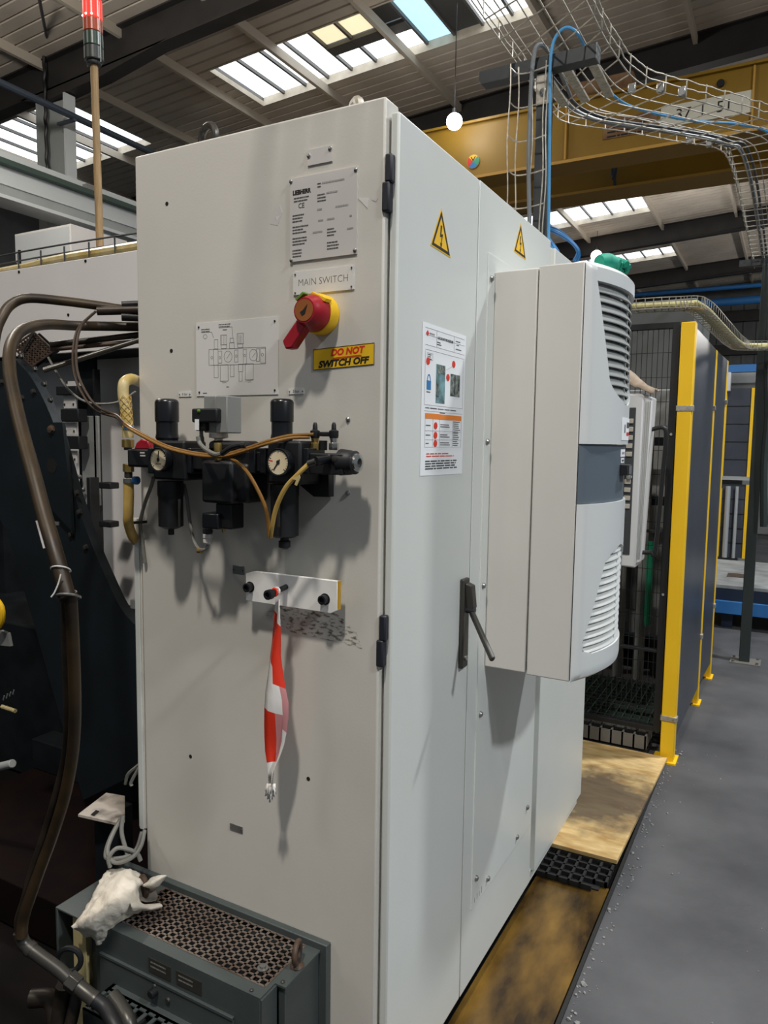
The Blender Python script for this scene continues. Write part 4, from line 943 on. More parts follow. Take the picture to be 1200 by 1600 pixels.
def ring_px(nm, m, Xc, Ya, Yb, hw, n, par):
    a = pf(Xc, Ya, -.05); b_ = pf(Xc, Yb, -.05); r = hw / 3 / 1152.54 * 1.62
    return G().lathe(b_, a - b_, [(r * .9, 0), (r, .001), (r, (a - b_).length - .001), (r * .9, (a - b_).length)], n).build(nm, m, par)
ring_px('hose_clamp', 'blue', 62, 318, 336, 26, 18, t); ring_px('brass_nut', 'brass', 60, 380, 418, 27, 6, t); ring_px('nipple', 'fitting', 60, 418, 430, 18, 12, t)
ring_px('brass_nut', 'brass', 62, 494, 532, 25, 6, t); ring_px('nipple', 'fitting', 62, 532, 560, 18, 12, t); hc = ring_px('hose_clamp', 'steel', 66, 560, 584, 27, 18, t)
c = pf(98, 572, -.055); G().lathe((c[0] - .008, -.055, c[2]), (1, 0, 0), [(.005, 0), (.009, .003), (.009, .012), (.005, .015)], 12).build('clamp_screw', 'blue', hc)

# ================================================================== TRANSFORMER BOX
TZ = .385
t = thing('transformer_box', 'dark grey green transformer box with a perforated top in front of the cabinet', 'transformer', (-.4, -.1, 0))
TX0, TX1, TY = -.690, -.115, -.178
box('back_flange', 'trafo', t, TX0, -.100, -.016, -.0005, -.04, TZ + .014, .002)
g = G()                                                       # top plate as a frame round the grille
for q in ((TX0, TX1, -.0165, .0 - .012), ): pass
gx0, gx1, gy0, gy1 = -.535, -.150, -.150, -.020
for q in ((-.575, gx0, TY, -.016), (gx1, TX1, TY + .045, -.016), (gx0, gx1, TY, gy0), (gx0, gx1, gy1, -.016), (gx1, -.139, TY, TY + .045)): g.box(q[0], q[1], q[2], q[3], TZ - .004, TZ)
g.build('top_plate', 'trafo', t)
box('end_tab', 'trafo', t, TX0, -.575, TY - .01, -.016, TZ - .004, TZ, .001)
g = G(); nx, ny = 22, 9; px_, py_ = (gx1 - gx0) / nx, (gy1 - gy0) / ny
for i in range(nx + 1): x = gx0 + i * px_; g.box(x - px_ * .15, x + px_ * .15, gy0, gy1, TZ - .0002, TZ + .0010)
for j in range(ny + 1): y = gy0 + j * py_; g.box(gx0, gx1, y - py_ * .15, y + py_ * .15, TZ - .0002, TZ + .0010)
g.build('perforated_grille', 'trafo_grille', t)
box('inner_core', 'dark_hole', t, gx0 - .01, gx1 + .005, gy0 - .005, gy1 + .002, .2, TZ - .03)
box('front_panel', 'trafo', t, -.575, -.139, TY, TY + .004, .05, TZ - .003, .0015)
box('front_door', 'trafo', t, -.560, -.20, TY - .004, TY, .05, TZ - .062, .001)
box('front_lip', 'trafo', t, -.560, -.20, TY - .006, TY - .0, TZ - .066, TZ - .060, .0005)
G().prism([(-.139, TY, .05), (-.139, TY, TZ - .003), (-.139, TY + .045, TZ - .003), (-.139, TY + .045, .05)], (.004, 0, 0)).build('side_panel', 'trafo', t)
box('side_panel', 'trafo', t, TX1 - .02, TX1 - .004, TY + .05, -.016, .05, TZ - .004, .0015)
g = G(); g.lathe((-.165, -.09, .18), (1, 0, 0), [(.105, 0), (.105, .03), (.06, .05), (.0, .052)], 32); g.build('end_bell', 'trafo', t)
box('end_plate', 'trafo', t, TX0, -.683, TY - .01, -.016, .05, TZ - .004, .001)
box('cream_block', 'cream', t, -.645, -.605, TY - .002, TY + .06, .12, TZ - .005, .001)
box('rear_block', 'trafo', t, -.60, -.575, TY + .01, -.02, .05, TZ - .01)
for x, y in ((-.165, TY + .008), (-.128, TY + .054), (-.56, TY + .01)): G().lathe((x, y, TZ), (0, 0, 1), [(.004, 0), (.004, .002), (.002, .0035)], 8).build('screw', 'handle', t)
G().lathe((-.182, -.115, TZ + .002), (0, 0, 1), [(.011, 0), (.011, .0015), (.006, .002), (.006, .006), (.003, .0065)], 14).build('washer_bolt', 'steel', t)
# name plates, buttons
TP = (V((0, TY, 0)), V((1, 0, 0)), V((0, 0, 1)), V((0, -1, 0)))
for (u0, u1, v0, v1) in ((-.42, -.36, TZ - .052, TZ - .022), (-.345, -.28, TZ - .050, TZ - .022)):
    g = G(); rect(g, TP, u0, u1, v0, v1, 0, .0012); np_ = g.build('name_plate', 'handle', t); g = G(); scribble(g, TP, u0 + .006, v1 - .008, .045, 2, .009, .003, .0014, rn); g.build('print', 'cable_grey', np_)
G().lathe((-.40, TY - .004, TZ - .085), (0, -1, 0), [(.009, 0), (.009, .012), (.007, .014)], 14).build('button', 'black', t); G().lathe((-.40, TY - .004, TZ - .073), (0, -1, 0), [(.0035, 0), (.003, .003)], 10).build('screw', 'steel', t)
G().lathe((-.365, TY - .004, TZ - .09), (0, -1, 0), [(.006, 0), (.005, .004)], 12).build('screw', 'handle', t)
# projecting slotted shelf
sh = G(); SX0, SX1, SYa, SYb, SZ = -.50, -.2, TY - .075, TY - .022, TZ - .115
for i in range(13):
    x = SX0 + i * (SX1 - SX0) / 12; sh.box(x - .004, x + .004, SYa, SYb, SZ - .003, SZ)
for y in (SYa, SYb): sh.box(SX0 - .02, SX1 + .02, y - .006, y + .006, SZ - .003, SZ)
sh.box(SX0 - .02, SX1 + .02, SYa - .006, SYa - .003, SZ - .1, SZ); sh.box(SX0 - .02, SX0 - .012, SYa, TY, SZ - .1, SZ); sh.box(SX0 - .02, SX1 + .02, SYb, TY, SZ - .004, SZ)
s_ = sh.build('slotted_cover', 'trafo', t); box('cover_inside', 'dark_hole', t, SX0 - .01, SX1 + .01, SYa + .002, TY - .004, SZ - .09, SZ - .02)
eye('lifting_eye', (-.130, -.075, TZ + .028), (1, .35, 0), .019, .0055, t, 'rust'); eye('lifting_eye', (-.548, -.070, TZ + .028), (.5, 1, 0), .020, .006, t, 'rust')

# rag over the corner of the transformer
t = thing('cleaning_rag', 'crumpled off white rag thrown over the left end of the transformer box', 'rag', (-.6, -.1, TZ))
def rz_(X, Y, z): p = PX(60 + X / 2.4, 1280 + Y / 2.4, 2, z); return p
ROW = [   # across: left to right, from the back (top in view) to the hanging front edge
    [(255, 200, .40), (285, 190, .415), (330, 188, .425), (372, 200, .42), (395, 212, .415)],
    [(228, 240, .40), (270, 225, .43), (320, 220, .445), (365, 235, .44), (398, 240, .425)],
    [(205, 285, .398), (250, 270, .432), (305, 262, .45), (352, 268, .445), (376, 268, .42)],
    [(182, 325, .395), (232, 312, .428), (290, 305, .445), (345, 305, .44), (385, 318, .418)],
    [(158, 362, .392), (212, 350, .42), (272, 345, .43), (335, 345, .425), (392, 345, .405)],
    [(140, 388, .388), (196, 392, .408), (255, 382, .412), (300, 378, .402), (345, 368, .396)],
    [(124, 404, .378), (180, 424, .385), (222, 420, .385), (268, 412, .382), (298, 390, .388)],
    [(127, 408, .374), (180, 432, .362), (205, 446, .355), (242, 456, .352), (272, 428, .36)],
    [(128, 410, .37), (182, 436, .355), (210, 456, .345), (232, 468, .338), (262, 446, .345)]]
g = G(); K = 7; n0 = len(ROW[0])
pts = [[rz_(*q) for q in r] for r in ROW]
fine = []
for r in pts: fine.append(smooth_path(r, K))
cols = [smooth_path([fine[i][j] for i in range(len(fine))], K) for j in range(len(fine[0]))]
ni, nj = len(cols[0]), len(cols)
for j in range(nj):
    for i in range(ni):
        p = cols[j][i]; q = noise.noise_vector(p * 38) * .005 + noise.noise_vector(p * 95) * .0028
        rid = .010 * abs(noise.noise(V((p[0] * 30, p[1] * 60, 2)))); g.v.append(p + q + V((0, 0, rid)))
for j in range(nj - 1):
    for i in range(ni - 1): g.f.append((j * ni + i, j * ni + i + 1, (j + 1) * ni + i + 1, (j + 1) * ni + i)); g.m.append(0)
g.build('cloth', 'rag', t, solid=.0015, angle=180)
def fold(name, m, R, K=4):
    g = G(); fine = [smooth_path([rz_(*q) for q in r], K) for r in R]; cols = [smooth_path([f[j] for f in fine], K) for j in range(len(fine[0]))]; ni = len(cols[0])
    for c in cols:
        for p in c: g.v.append(p + noise.noise_vector(p * 60) * .003)
    for j in range(len(cols) - 1):
        for i in range(ni - 1): g.f.append((j * ni + i, j * ni + i + 1, (j + 1) * ni + i + 1, (j + 1) * ni + i)); g.m.append(0)
    return g.build(name, m, t, solid=.0012, angle=180)
fold('folded_corner', 'rag', [[(385, 238, .42), (410, 232, .43), (430, 215, .435), (470, 208, .43)], [(392, 252, .425), (420, 245, .44), (445, 230, .44), (484, 212, .43)], [(400, 258, .41), (425, 262, .415), (452, 252, .41), (470, 228, .415)]])
fold('folded_corner', 'rag', [[(340, 300, .44), (370, 306, .425), (400, 318, .41), (455, 318, .405)], [(345, 325, .44), (385, 325, .425), (420, 332, .41), (464, 328, .403)], [(350, 345, .425), (390, 343, .405), (425, 345, .396), (445, 338, .393)]])
fold('dirty_patch', 'rag_dirty', [[(350, 255, .435), (385, 250, .42), (415, 255, .405), (440, 262, .398)], [(352, 280, .43), (390, 285, .40), (415, 290, .393), (445, 290, .392)], [(360, 300, .428), (390, 308, .402), (418, 306, .396), (440, 305, .394)]])

# ================================================================== SUPPORT MAST AND WIRE TRAY ABOVE THE CABINET
TZT = 2.58
t = thing('tray_support_mast', 'dark strut mast on top of the cabinet carrying the wire tray', 'support', (-.077, 1.15, 1.98))
box('mast', 'strut', t, -.099, -.056, 1.135, 1.175, 1.979, 2.54, .003)
cb = G().prism([(-.285, 1.12, TZT - .004), (.085, 1.12, TZT - .004), (.085, 1.12, TZT - .046), (-.275, 1.12, TZT - .046), (-.285, 1.12, TZT - .03)], (0, .042, 0)).build('cross_bar', 'strut', t, .002)
box('bar_end', 'cable_dark', cb, .083, .0865, 1.118, 1.164, TZT - .048, TZT - .003, .001)
br = box('angle_bracket', 'galv', t, -.098, -.048, 1.130, 1.135, 2.44, 2.53, .001); G().lathe((-.075, 1.130, 2.475), (0, -1, 0), [(.011, 0), (.011, .004), (.006, .005), (.006, .009)], 14).build('bolt', 'chrome', br)
box('foot_plate', 'strut', t, -.14, -.02, 1.10, 1.21, 1.9785, 1.984)
t2 = thing('vertical_wire_tray', 'upright narrow wire tray running up along the dark mast', 'cable tray', (-.1, 1.12, 2.0))
g = G()
for x in (-.162, -.145, -.098, -.062, -.052): g.tube([(x + .003 * sin(z * 19 + x * 50), 1.10 - (.03 if x in (-.162,) else 0), z) for z in [2.0 + i * .055 for i in range(11)]], .0022, 5, 3)
for z in [2.03 + i * .1 for i in range(6)]: g.tube([(-.162, 1.07, z + .01), (-.146, 1.10, z), (-.1, 1.105, z), (-.052, 1.10, z + .004)], .0022, 5, 3)
g.build('wire_grid', 'galv', t2)
L = smooth_path([(-.165, -.6, 0), (-.165, .4, 0), (-.165, 1.1, 0), (-.163, 1.48, 0), (-.135, 1.63, 0), (.032, 1.80, 0), (.199, 1.99, 0), (.325, 2.13, 0), (.362, 2.35, 0), (.370, 3.0, 0), (.372, 4.4, 0)], 10)
Rr = smooth_path([(.10, -.6, 0), (.10, .4, 0), (.105, .9, 0), (.115, 1.2, 0), (.16, 1.46, 0), (.32, 1.68, 0), (.48, 1.90, 0), (.60, 2.08, 0), (.635, 2.35, 0), (.642, 3.0, 0), (.645, 4.4, 0)], 10)
t = thing('wire_cable_tray', 'galvanised wire mesh cable tray winding overhead to the right edge', 'cable tray', (.2, 1.6, TZT))
g = G(); wr = .0023; zt = V((0, 0, TZT)); rg = random.Random(2)
def lat(f): return [a.lerp(b, f) + zt for a, b in zip(L, Rr)]
def side(P, Q, h): return [p + (p - q).normalized() * .004 + V((0, 0, h)) for p, q in zip(P, Q)]
long_ = [lat(f) for f in (0, .2, .4, .6, .8, 1)]
for P in long_: g.tube(P, wr, 5, 1, smooth=False)
for P in (side(lat(0), lat(1), .055), side(lat(1), lat(0), .055), side(lat(0), lat(1), .028), side(lat(1), lat(0), .028)): g.tube([p + V((rg.gauss(0, .0015), 0, rg.gauss(0, .0015))) for p in P], wr, 5, 1, smooth=False)
# cross wires every 0.1 m along the path
acc = 0; last = None
C_ = [(a + b) / 2 for a, b in zip(L, Rr)]
d = 0; nxt = 0
for i in range(len(L) - 1):
    seg = (C_[i + 1] - C_[i]).length
    while nxt <= d + seg:
        f = (nxt - d) / seg; a = L[i].lerp(L[i + 1], f) + zt; b = Rr[i].lerp(Rr[i + 1], f) + zt; e = (a - b).normalized() * .005
        g.tube([a + e + V((0, 0, .058)), a + e * .8 + V((0, 0, .004)), a - V((0, 0, .003)), b - V((0, 0, .003)), b - e * .8 + V((0, 0, .004)), b - e + V((0, 0, .058))], wr, 5, 1, smooth=False)
        nxt += .1 if (L[i][1] < 1.4 or L[i][1] > 2.2) else .085
    d += seg
g.build('wire_grid', 'galv', t)
for (x, y) in ((.115, 1.5), (.20, 1.54), (.26, 1.6), (.235, 2.03), (.30, 2.10)):
    G().box(x - .012, x + .012, y - .01, y + .01, TZT + .0, TZT + .03).build('splice_clamp', 'chrome', t, .003)
for x in (-.10, -.03, .05): box('hanger_strip', 'galv', t, x - .014, x + .014, 1.19, 1.46, TZT - .016, TZT - .007)
# cables on the tray
def cab(P, r, m, label, cat='cable', group='cables on the overhead tray'):
    tag(G().tube(P, r, 8, 8).build('tray_cable', m), label, cat, group)
zc = TZT + .012
cab([(-.030, 1.09, 1.99), (-.036, 1.10, 2.1), (-.043, 1.10, 2.39), (-.047, 1.10, 2.54), (-.036, 1.10, 2.605), (-.004, 1.105, 2.632), (.028, 1.13, 2.615), (.036, 1.24, zc), (.038, 1.43, zc), (.09, 1.63, zc), (.262, 1.845, zc), (.405, 1.95, zc), (.52, 2.12, zc), (.56, 2.5, zc), (.57, 4.2, zc)], .0048, 'blue_cable', 'blue cable running up the mast and along the wire tray')
cab([(-.12, 1.2, zc), (-.108, 1.47, zc), (-.083, 1.61, zc), (.006, 1.745, zc), (.185, 1.92, zc), (.345, 2.12, zc), (.42, 2.42, zc), (.43, 4.2, zc)], .0085, 'cable_dark', 'thick dark grey cable lying in the middle of the wire tray')
cab([(-.105, 1.20, zc), (-.088, 1.45, zc), (-.063, 1.59, zc), (.022, 1.725, zc), (.202, 1.90, zc), (.366, 2.10, zc), (.442, 2.40, zc), (.452, 4.2, zc)], .006, 'strut', 'thinner black cable beside the thick grey one on the wire tray')
tag(G().tube([(-.090, 1.095, 1.985), (-.097, 1.10, 2.1), (-.106, 1.10, 2.3), (-.104, 1.10, 2.49), (-.099, 1.10, 2.57), (-.088, 1.105, 2.602), (-.075, 1.14, 2.606), (-.07, 1.25, 2.60), (-.08, 1.45, zc)], .0068, 8, 8).build('mast_cable', 'cable_dark'), 'grey cable climbing the left side of the dark mast', 'cable')
g = G()
t = thing('cable_bundle', 'bundle of blue cables lying on the cabinet top behind the mast', 'cable', (0, 1.2, 1.98))
for k in range(9):
    o_ = k * .010; q_ = (k % 3) * 2.2; j_ = (k // 3) * 2.0
    G().tube([(-.045 + .004 * k, 1.10 + o_ * .5, 1.995), PX(850 - q_, 360 - j_ - q_, 1, 1.22 + o_), PX(872 + q_, 365 - j_ * 1.5 + q_, 1, 1.25 + o_), PX(890 + q_, 377 - j_ + q_, 1, 1.28 + o_), PX(902 + j_ * .8, 392 + q_ * .6, 1, 1.30 + o_), PX(896 + j_ + q_, 408, 1, 1.31 + o_)], .0036, 7).build('cable_strand', 'blue_cable' if k % 2 else 'blue', t)
# post carrying the far end of the tray
t = thing('tray_post', 'slim dark green post with floor plate carrying the cable tray at the right', 'post', (.463, 4.1, 0))
box('post', 'post_dark', t, .432, .494, 4.07, 4.13, 0, 2.53, .003); box('base_plate', 'step_grey', t, .38, .56, 4.02, 4.18, 0.0, .008)
box('cross_arm', 'strut', t, .30, .75, 4.08, 4.12, 2.53, 2.57)
for x, y in ((.40, 4.04), (.54, 4.16), (.40, 4.16), (.54, 4.04)): G().cyl((x, y, .008), (x, y, .02), .009, 6).build('anchor_bolt', 'steel', t)
tag(G().tube([(.54, 4.0, 2.6), (.50, 4.02, 2.3), (.497, 4.03, 1.9), (.515, 4.03, 1.6), (.51, 4.04, 1.3), (.53, 4.04, .9)], .022, 8).build('post_cable', 'post_dark'), 'dark hose hanging beside the slim green post at the right edge', 'hose')

# second tray with cream cables on top of the fence
def fz(x, y, z=2.0): return V((x, y, z))
t = thing('fence_cable_tray', 'small wire tray with cream cables on top of the yellow fence', 'cable tray', (.2, 2.5, 1.97))
A = [(-.9, 2.23), (-.2, 2.24), (.18, 2.26), (.262, 2.36), (.30, 3.0), (.335, 3.62), (.40, 3.84), (.75, 3.9)]
Pc = smooth_path([(x, y, 1.985) for x, y in A], 10)
g = G()
for i, p in enumerate(Pc):
    tt = (Pc[min(i + 1, len(Pc) - 1)] - Pc[max(i - 1, 0)]).normalized(); n = V((tt[1], -tt[0], 0)) * .045
    if i % 1 == 0: g.tube([p + n + V((0, 0, .045)), p + n, p - n, p - n + V((0, 0, .045))], .0022, 4, 1, smooth=False)
for s, h in ((1, .045), (1, .0), (-1, 0), (-1, .045), (0, 0)):
    Q = []
    for i, p in enumerate(Pc):
        tt = (Pc[min(i + 1, len(Pc) - 1)] - Pc[max(i - 1, 0)]).normalized(); Q.append(p + V((tt[1], -tt[0], 0)) * .045 * s + V((0, 0, h)))
    g.tube(Q, .0022, 4, 1, smooth=False)
g.build('wire_grid', 'galv', t)
for k, o_ in enumerate((-.025, .0, .022)):
    tag(G().tube([(x + o_ * .7, y + o_ * (1 if y < 2.3 else .2), 2.003 + .004 * k) for x, y in A], .011, 8, 8).build('cream_cable', 'cable_cream'), ('cream cable in the fence tray nearest the viewer', 'middle cream cable of three in the fence tray', 'cream cable in the fence tray on the aisle side')[k], 'cable', 'cream cables on the fence tray')

# ================================================================== SAFETY FENCE
def post(x, y, h, label, wd=.058, strap=(1.56, .20), foot=False):
    t = thing('fence_post', label, 'post', (x, y, 0), 'yellow fence posts')
    box('post', 'post_yellow', t, x - wd / 2, x + wd / 2, y - .03, y + .03, .004, h, .003)
    box('base_plate', 'post_yellow', t, x - wd / 2 - (.03 if not foot else .0), x + wd / 2 + .012, y - .05, y + .06, .0, .008)
    if foot: G().prism([(x - wd / 2, y - .031, .01), (x - wd / 2 - .09, y - .031, .01), (x - wd / 2, y - .031, .2)], (0, .006, 0)).build('gusset', 'post_yellow', t)
    for z in strap:
        s = box('clamp', 'galv', t, x - wd / 2 - .004, x + wd / 2 + .008, y - .034, y + .0, z - .012, z + .012, .002)
        G().cyl((x + wd / 2 - .008, y - .036, z), (x + wd / 2 - .008, y - .034, z), .006, 8).build('bolt', 'chrome', s)
    for z in (.02,): G().cyl((x - .012, y - .045, .008), (x - .012, y - .045, .016), .007, 6).build('anchor_bolt', 'brass', t)
    return t
post(.246, 2.232, 1.92, 'nearest and broadest yellow fence post at the corner of the wire mesh panel')
post(.272, 3.09, 1.90, 'second yellow fence post from the front between two dark panels', .03, (1.6, .38), True)
post(.288, 3.62, 1.90, 'third and farthest yellow fence post of the dark panel row', .03, (1.66, .45), True)
def dpanel(y0, y1, x0, x1, label):
    t = thing('safety_screen', label, 'screen', ((x0 + x1) / 2, (y0 + y1) / 2, 0), 'dark safety screens')
    g = G(); g.prism([(x0, y0, .1), (x1, y1, .1), (x1, y1, 1.90), (x0, y0, 1.90)], (-.005, 0, 0)); g.build('sheet', 'fence_dark', t)
    g = G()
    for z in (.1, 1.0, 1.885): g.prism([(x0 - .006, y0, z), (x1 - .006, y1, z), (x1 - .006, y1, z + .02), (x0 - .006, y0, z + .02)], (-.018, 0, 0))
    for (x, y) in ((x0, y0), (x1, y1 - .02)): g.prism([(x - .006, y, .1), (x - .006, y + .02, .1), (x - .006, y + .02, 1.9), (x - .006, y, 1.9)], (-.018, 0, 0))
    g.build('frame', 'frame_black', t)
dpanel(2.266, 3.056, .273, .284, 'dark solid fence panel between the first and second yellow posts')
dpanel(3.124, 3.586, .284, .300, 'dark solid fence panel between the second and third yellow posts')
# wire mesh panel to the left of the first post
t = thing('mesh_panel', 'black wire mesh fence panel between cabinet and the nearest yellow post', 'fence', (-.3, 2.232, 0))
my = 2.232; mx0, mx1, mz0, mz1 = -.95, .212, .125, 1.925
for nm, q in (('stile', (mx1 - .03, mx1, mz0, mz1)), ('stile', (mx0, mx0 + .03, mz0, mz1)), ('rail', (mx0 + .03, mx1 - .03, mz0, mz0 + .022)), ('rail', (mx0 + .03, mx1 - .03, mz1 - .025, mz1)), ('rail', (mx0 + .03, mx1 - .03, .485, .497)), ('rail', (mx0 + .03, mx1 - .03, 1.018, 1.030))): box(nm, 'frame_black', t, q[0], q[1], my - .015, my + .015, q[2], q[3], .001)
g = G()
i = 0; x = mx0 + .04
while x < mx1 - .03: g.cyl((x, my, mz0), (x, my, mz1), .0017, 4); x += .022
z = mz0 + .1
while z < mz1: g.cyl((mx0, my + .003, z), (mx1, my + .003, z), .0017, 4); z += .105
g.build('wire_mesh', 'frame_black', t, kind='stuff')
for z in (1.45, .75): G().cyl((mx1 - .015, my - .02, z), (mx1 - .015, my - .015, z), .006, 8).build('rivet', 'chrome', t)

# control panel in front of the mesh with a cloth on top
py = 2.0
t = thing('machine_control_panel', 'white control panel with dark button face in front of the wire mesh', 'control panel', (0, py, 1.25))
pts = [(-.30, py, .905), (.112, py, .890), (.116, py, 1.612), (-.30, py, 1.62)]
G().prism(pts, (0, .14, 0)).build('housing', 'panel_white', t, .008)
G().prism([(.110, py + .01, .905), (.128, py + .01, .915), (.148, py + .01, 1.596), (.112, py + .01, 1.61)], (0, .10, 0)).build('side_cover', 'panel_white', t, .006)
for k in range(3): G().bar((.117 + k * .004, py + .008, .93), (.122 + k * .009, py + .008, 1.58), .0022, .005, up=(0, 1, 0)).build('cooling_rib', 'col_grey', t)
box('face', 'panel_face', t, -.27, .086, py - .004, py - .0, .945, 1.555, .001)
for r in range(11):
    if r == 5: continue
    for c in range(6):
        x = .066 - c * .040; z = 1.50 - r * .034 - (.012 if r > 5 else 0); G().box(x - .013, x + .013, py - .010, py - .004, z - .010, z + .010).build('key', 'button', t, .002)
for x, z in ((.05, 1.10), (.04, 1.02), (.072, 1.27)): G().lathe((x, py - .004, z), (0, -1, 0), [(.012, 0), (.012, .006), (.010, .018), (.002, .020)], 14).build('knob', 'chrome', t)
for z0, z1 in ((.955, 1.005), (1.04, 1.065)): box('switch_plate', 'button', t, .0, .06, py - .007, py - .004, z0, z1, .001)
G().tube([(.135, py + .05, 1.465), (.185, py + .05, 1.475), (.20, py + .05, 1.44), (.195, py + .05, 1.3), (.180, py + .05, .97), (.16, py + .05, .955), (.11, py + .05, .95)], .009, 10, 6).build('grab_handle', 'black', t)
for z in (1.0, 1.45): box('hanger_bracket', 'frame_black', t, -.10, -.04, py + .14, my - .019, z, z + .04)
# dirty cloth on top of the control panel
t = thing('shop_cloth', 'beige shop cloth crumpled on top of the white control panel', 'cloth', (.05, py + .05, 1.62))
g = G(); n, m = 16, 12; zt_ = 1.626
for i in range(n + 1):
    for j in range(m + 1):
        x = -.09 + .245 * i / n; y = py - .015 + .15 * j / m
        h = .012 + .070 * math.exp(-((x - .035) / .05) ** 2 - ((y - py - .06) / .08) ** 2) + .022 * abs(noise.noise(V((x * 22, y * 22, 1)))) ; 
        if x > .115: h -= (x - .115) * .3
        h += .010 * noise.noise(V((x * 45, y * 45, 3)))
        if y < py: h -= (py - y) * 1.2
        g.v.append(V((x, y, zt_ + h)))
for i in range(n):
    for j in range(m): g.f.append((i * (m + 1) + j, (i + 1) * (m + 1) + j, (i + 1) * (m + 1) + j + 1, i * (m + 1) + j + 1)); g.m.append(0)
g.build('cloth', 'cloth_beige', t, solid=.004, angle=180)

# machine behind the mesh
t = thing('caged_machine', 'grey machine with green tubes standing behind the wire mesh', 'machine', (-.3, 3.6, 0))
box('housing', 'machine_mid', t, -1.6, .12, 3.7, 4.6, .05, 1.75, .01); box('upper_cover', 'wall_far', t, -1.6, .1, 3.75, 4.6, 1.75, 2.3, .01)
box('door', 'wall_far', t, -.62, -.12, 3.685, 3.7, .35, 1.35, .005); box('base', 'machine_dark', t, -1.6, .12, 3.6, 4.6, 0, .2)
box('dark_bay', 'machine_dark', t, -.75, -.25, 3.45, 3.68, .52, 1.05, .01)
for x in (-.17, -.05): G().cyl((x, 3.2, .05), (x, 3.2, 1.5), .028, 12).build('support_post', 'machine_mid', t)
G().cyl((-.215, 3.18, .62), (-.215, 3.18, .95), .022, 10).build('green_tube', 'green_tube', t); G().cyl((-.01, 3.18, .38), (-.01, 3.18, .86), .02, 10).build('green_tube', 'green_tube', t)
G().prism([(-.42, 3.3, .92), (-.24, 3.3, .95), (-.22, 3.3, .45), (-.28, 3.3, .62)], (0, .03, 0)).build('guide_plate', 'machine_dark', t)
G().prism([(-.36, 3.29, .82), (-.24, 3.29, .92), (-.22, 3.29, .55), (-.28, 3.29, .62)], (0, .008, 0)).build('green_plate', 'green_tube', t)
for k in range(3): G().tube([(.06 + k * .03, 3.6, 1.6), (.05 + k * .035, 3.4, 1.2), (.08 + k * .02, 3.35, .8), (.05 + k * .03, 3.4, .5)], .012, 8).build('hose', 'cable_dark' if k else 'black', t)
for k in range(5): box('foot', 'black', t, -.9 + k * .22, -.86 + k * .22, 3.42, 3.5, .02, .24)
for z in (1.05, 1.4): box('cross_beam', 'machine_dark', t, -1.2, .14, 3.4, 3.46, z, z + .05)
# guarded cell and table further back
t = thing('guarded_cell', 'far machine cell with yellow framed guard doors beyond the fence', 'machine', (0, 8, 0))
box('backing', 'machine_grey', t, -2.2, .32, 8.2, 8.4, 0, 2.3)
for (z0, z1, nm) in ((1.06, 2.05, 'upper'), (.15, .98, 'lower')):
    for x0, x1 in ((-.06, .272), (-.42, -.1)):
        p = box('guard_door', 'fence_dark', t, x0, x1, 8.0, 8.03, z0, z1)
        box('yellow_edge', 'post_yellow', p, x0, x0 + .055, 7.975, 8.0, z0, z1 - .05); box('yellow_edge', 'post_yellow', p, x1 - .035, x1, 7.975, 8.0, z0, z1)
        for k in range(4): box('wire', 'frame_black', p, x0 + .055, x1 - .035, 7.99, 8.0, z0 + (k + 1) * (z1 - z0) / 5, z0 + (k + 1) * (z1 - z0) / 5 + .004)
        if z0 < .5:
            G().cyl((x0 + .12, 7.96, z0), (x0 + .12, 7.96, z1 - .02), .028, 12).build('bright_tube', 'silver', p); G().cyl((x0 + .21, 7.96, z0), (x0 + .21, 7.96, z1 - .02), .018, 12).build('bright_tube', 'silver', p)
box('grey_rail', 'col_grey', t, -1.5, .30, 7.94, 7.99, 1.03, 1.07); box('blue_header', 'blue', t, -2.2, .45, 7.9, 8.0, 2.22, 2.30)
a = PX(1128, 612, 1, 7.9); b = PX(1143, 582, 1, 7.9); box('white_box', 'panel_white', t, a[0], b[0], 7.85, 7.95, a[2], b[2], .01)
t = thing('lift_table', 'low blue steel table with grey top behind the slim dark post', 'table', (.4, 5.4, 0))
a = PX(1115, 912, 1, 5.0); b = PX(1150, 960, 1, 5.0); zt_ = a[2]
box('top', 'machine_mid', t, -.9, 1.6, 5.0, 6.4, zt_ - .03, zt_, .004); box('apron', 'blue_dark', t, -.9, 1.6, 5.0, 5.04, zt_ - .13, zt_ - .03)
box('lower_beam', 'blue', t, -.9, 1.6, 4.98, 5.06, b[2], b[2] + .10, .004)
for x in (-.7, .25, 1.3): box('leg', 'blue_dark', t, x, x + .08, 5.06, 5.14, 0, zt_ - .03); box('leg', 'blue_dark', t, x, x + .08, 6.2, 6.28, 0, zt_ - .03)
box('stained_patch', 'rust', t, .25, .45, 5.4, 5.6, zt_, zt_ + .003)
t = thing('far_machine', 'large dark machine body closing the aisle at the back', 'machine', (2, 12, 0))
box('body', 'machine_grey', t, -4, 3, 12, 13.5, 0, 2.5, .03); box('door', 'fence_dark', t, .4, 1.0, 11.95, 12, .2, 2.0, .01); box('window', 'black_gloss', t, -.2, .3, 11.95, 12, 1.0, 2.0, .01); box('top_unit', 'machine_mid', t, -3, -.6, 12.2, 13.2, 2.5, 2.8, .03)
for k in range(5): box('side_pipe', 'silver', t, .34 + k * .14, .38 + k * .14, 11.85, 11.9, .3, 1.7)

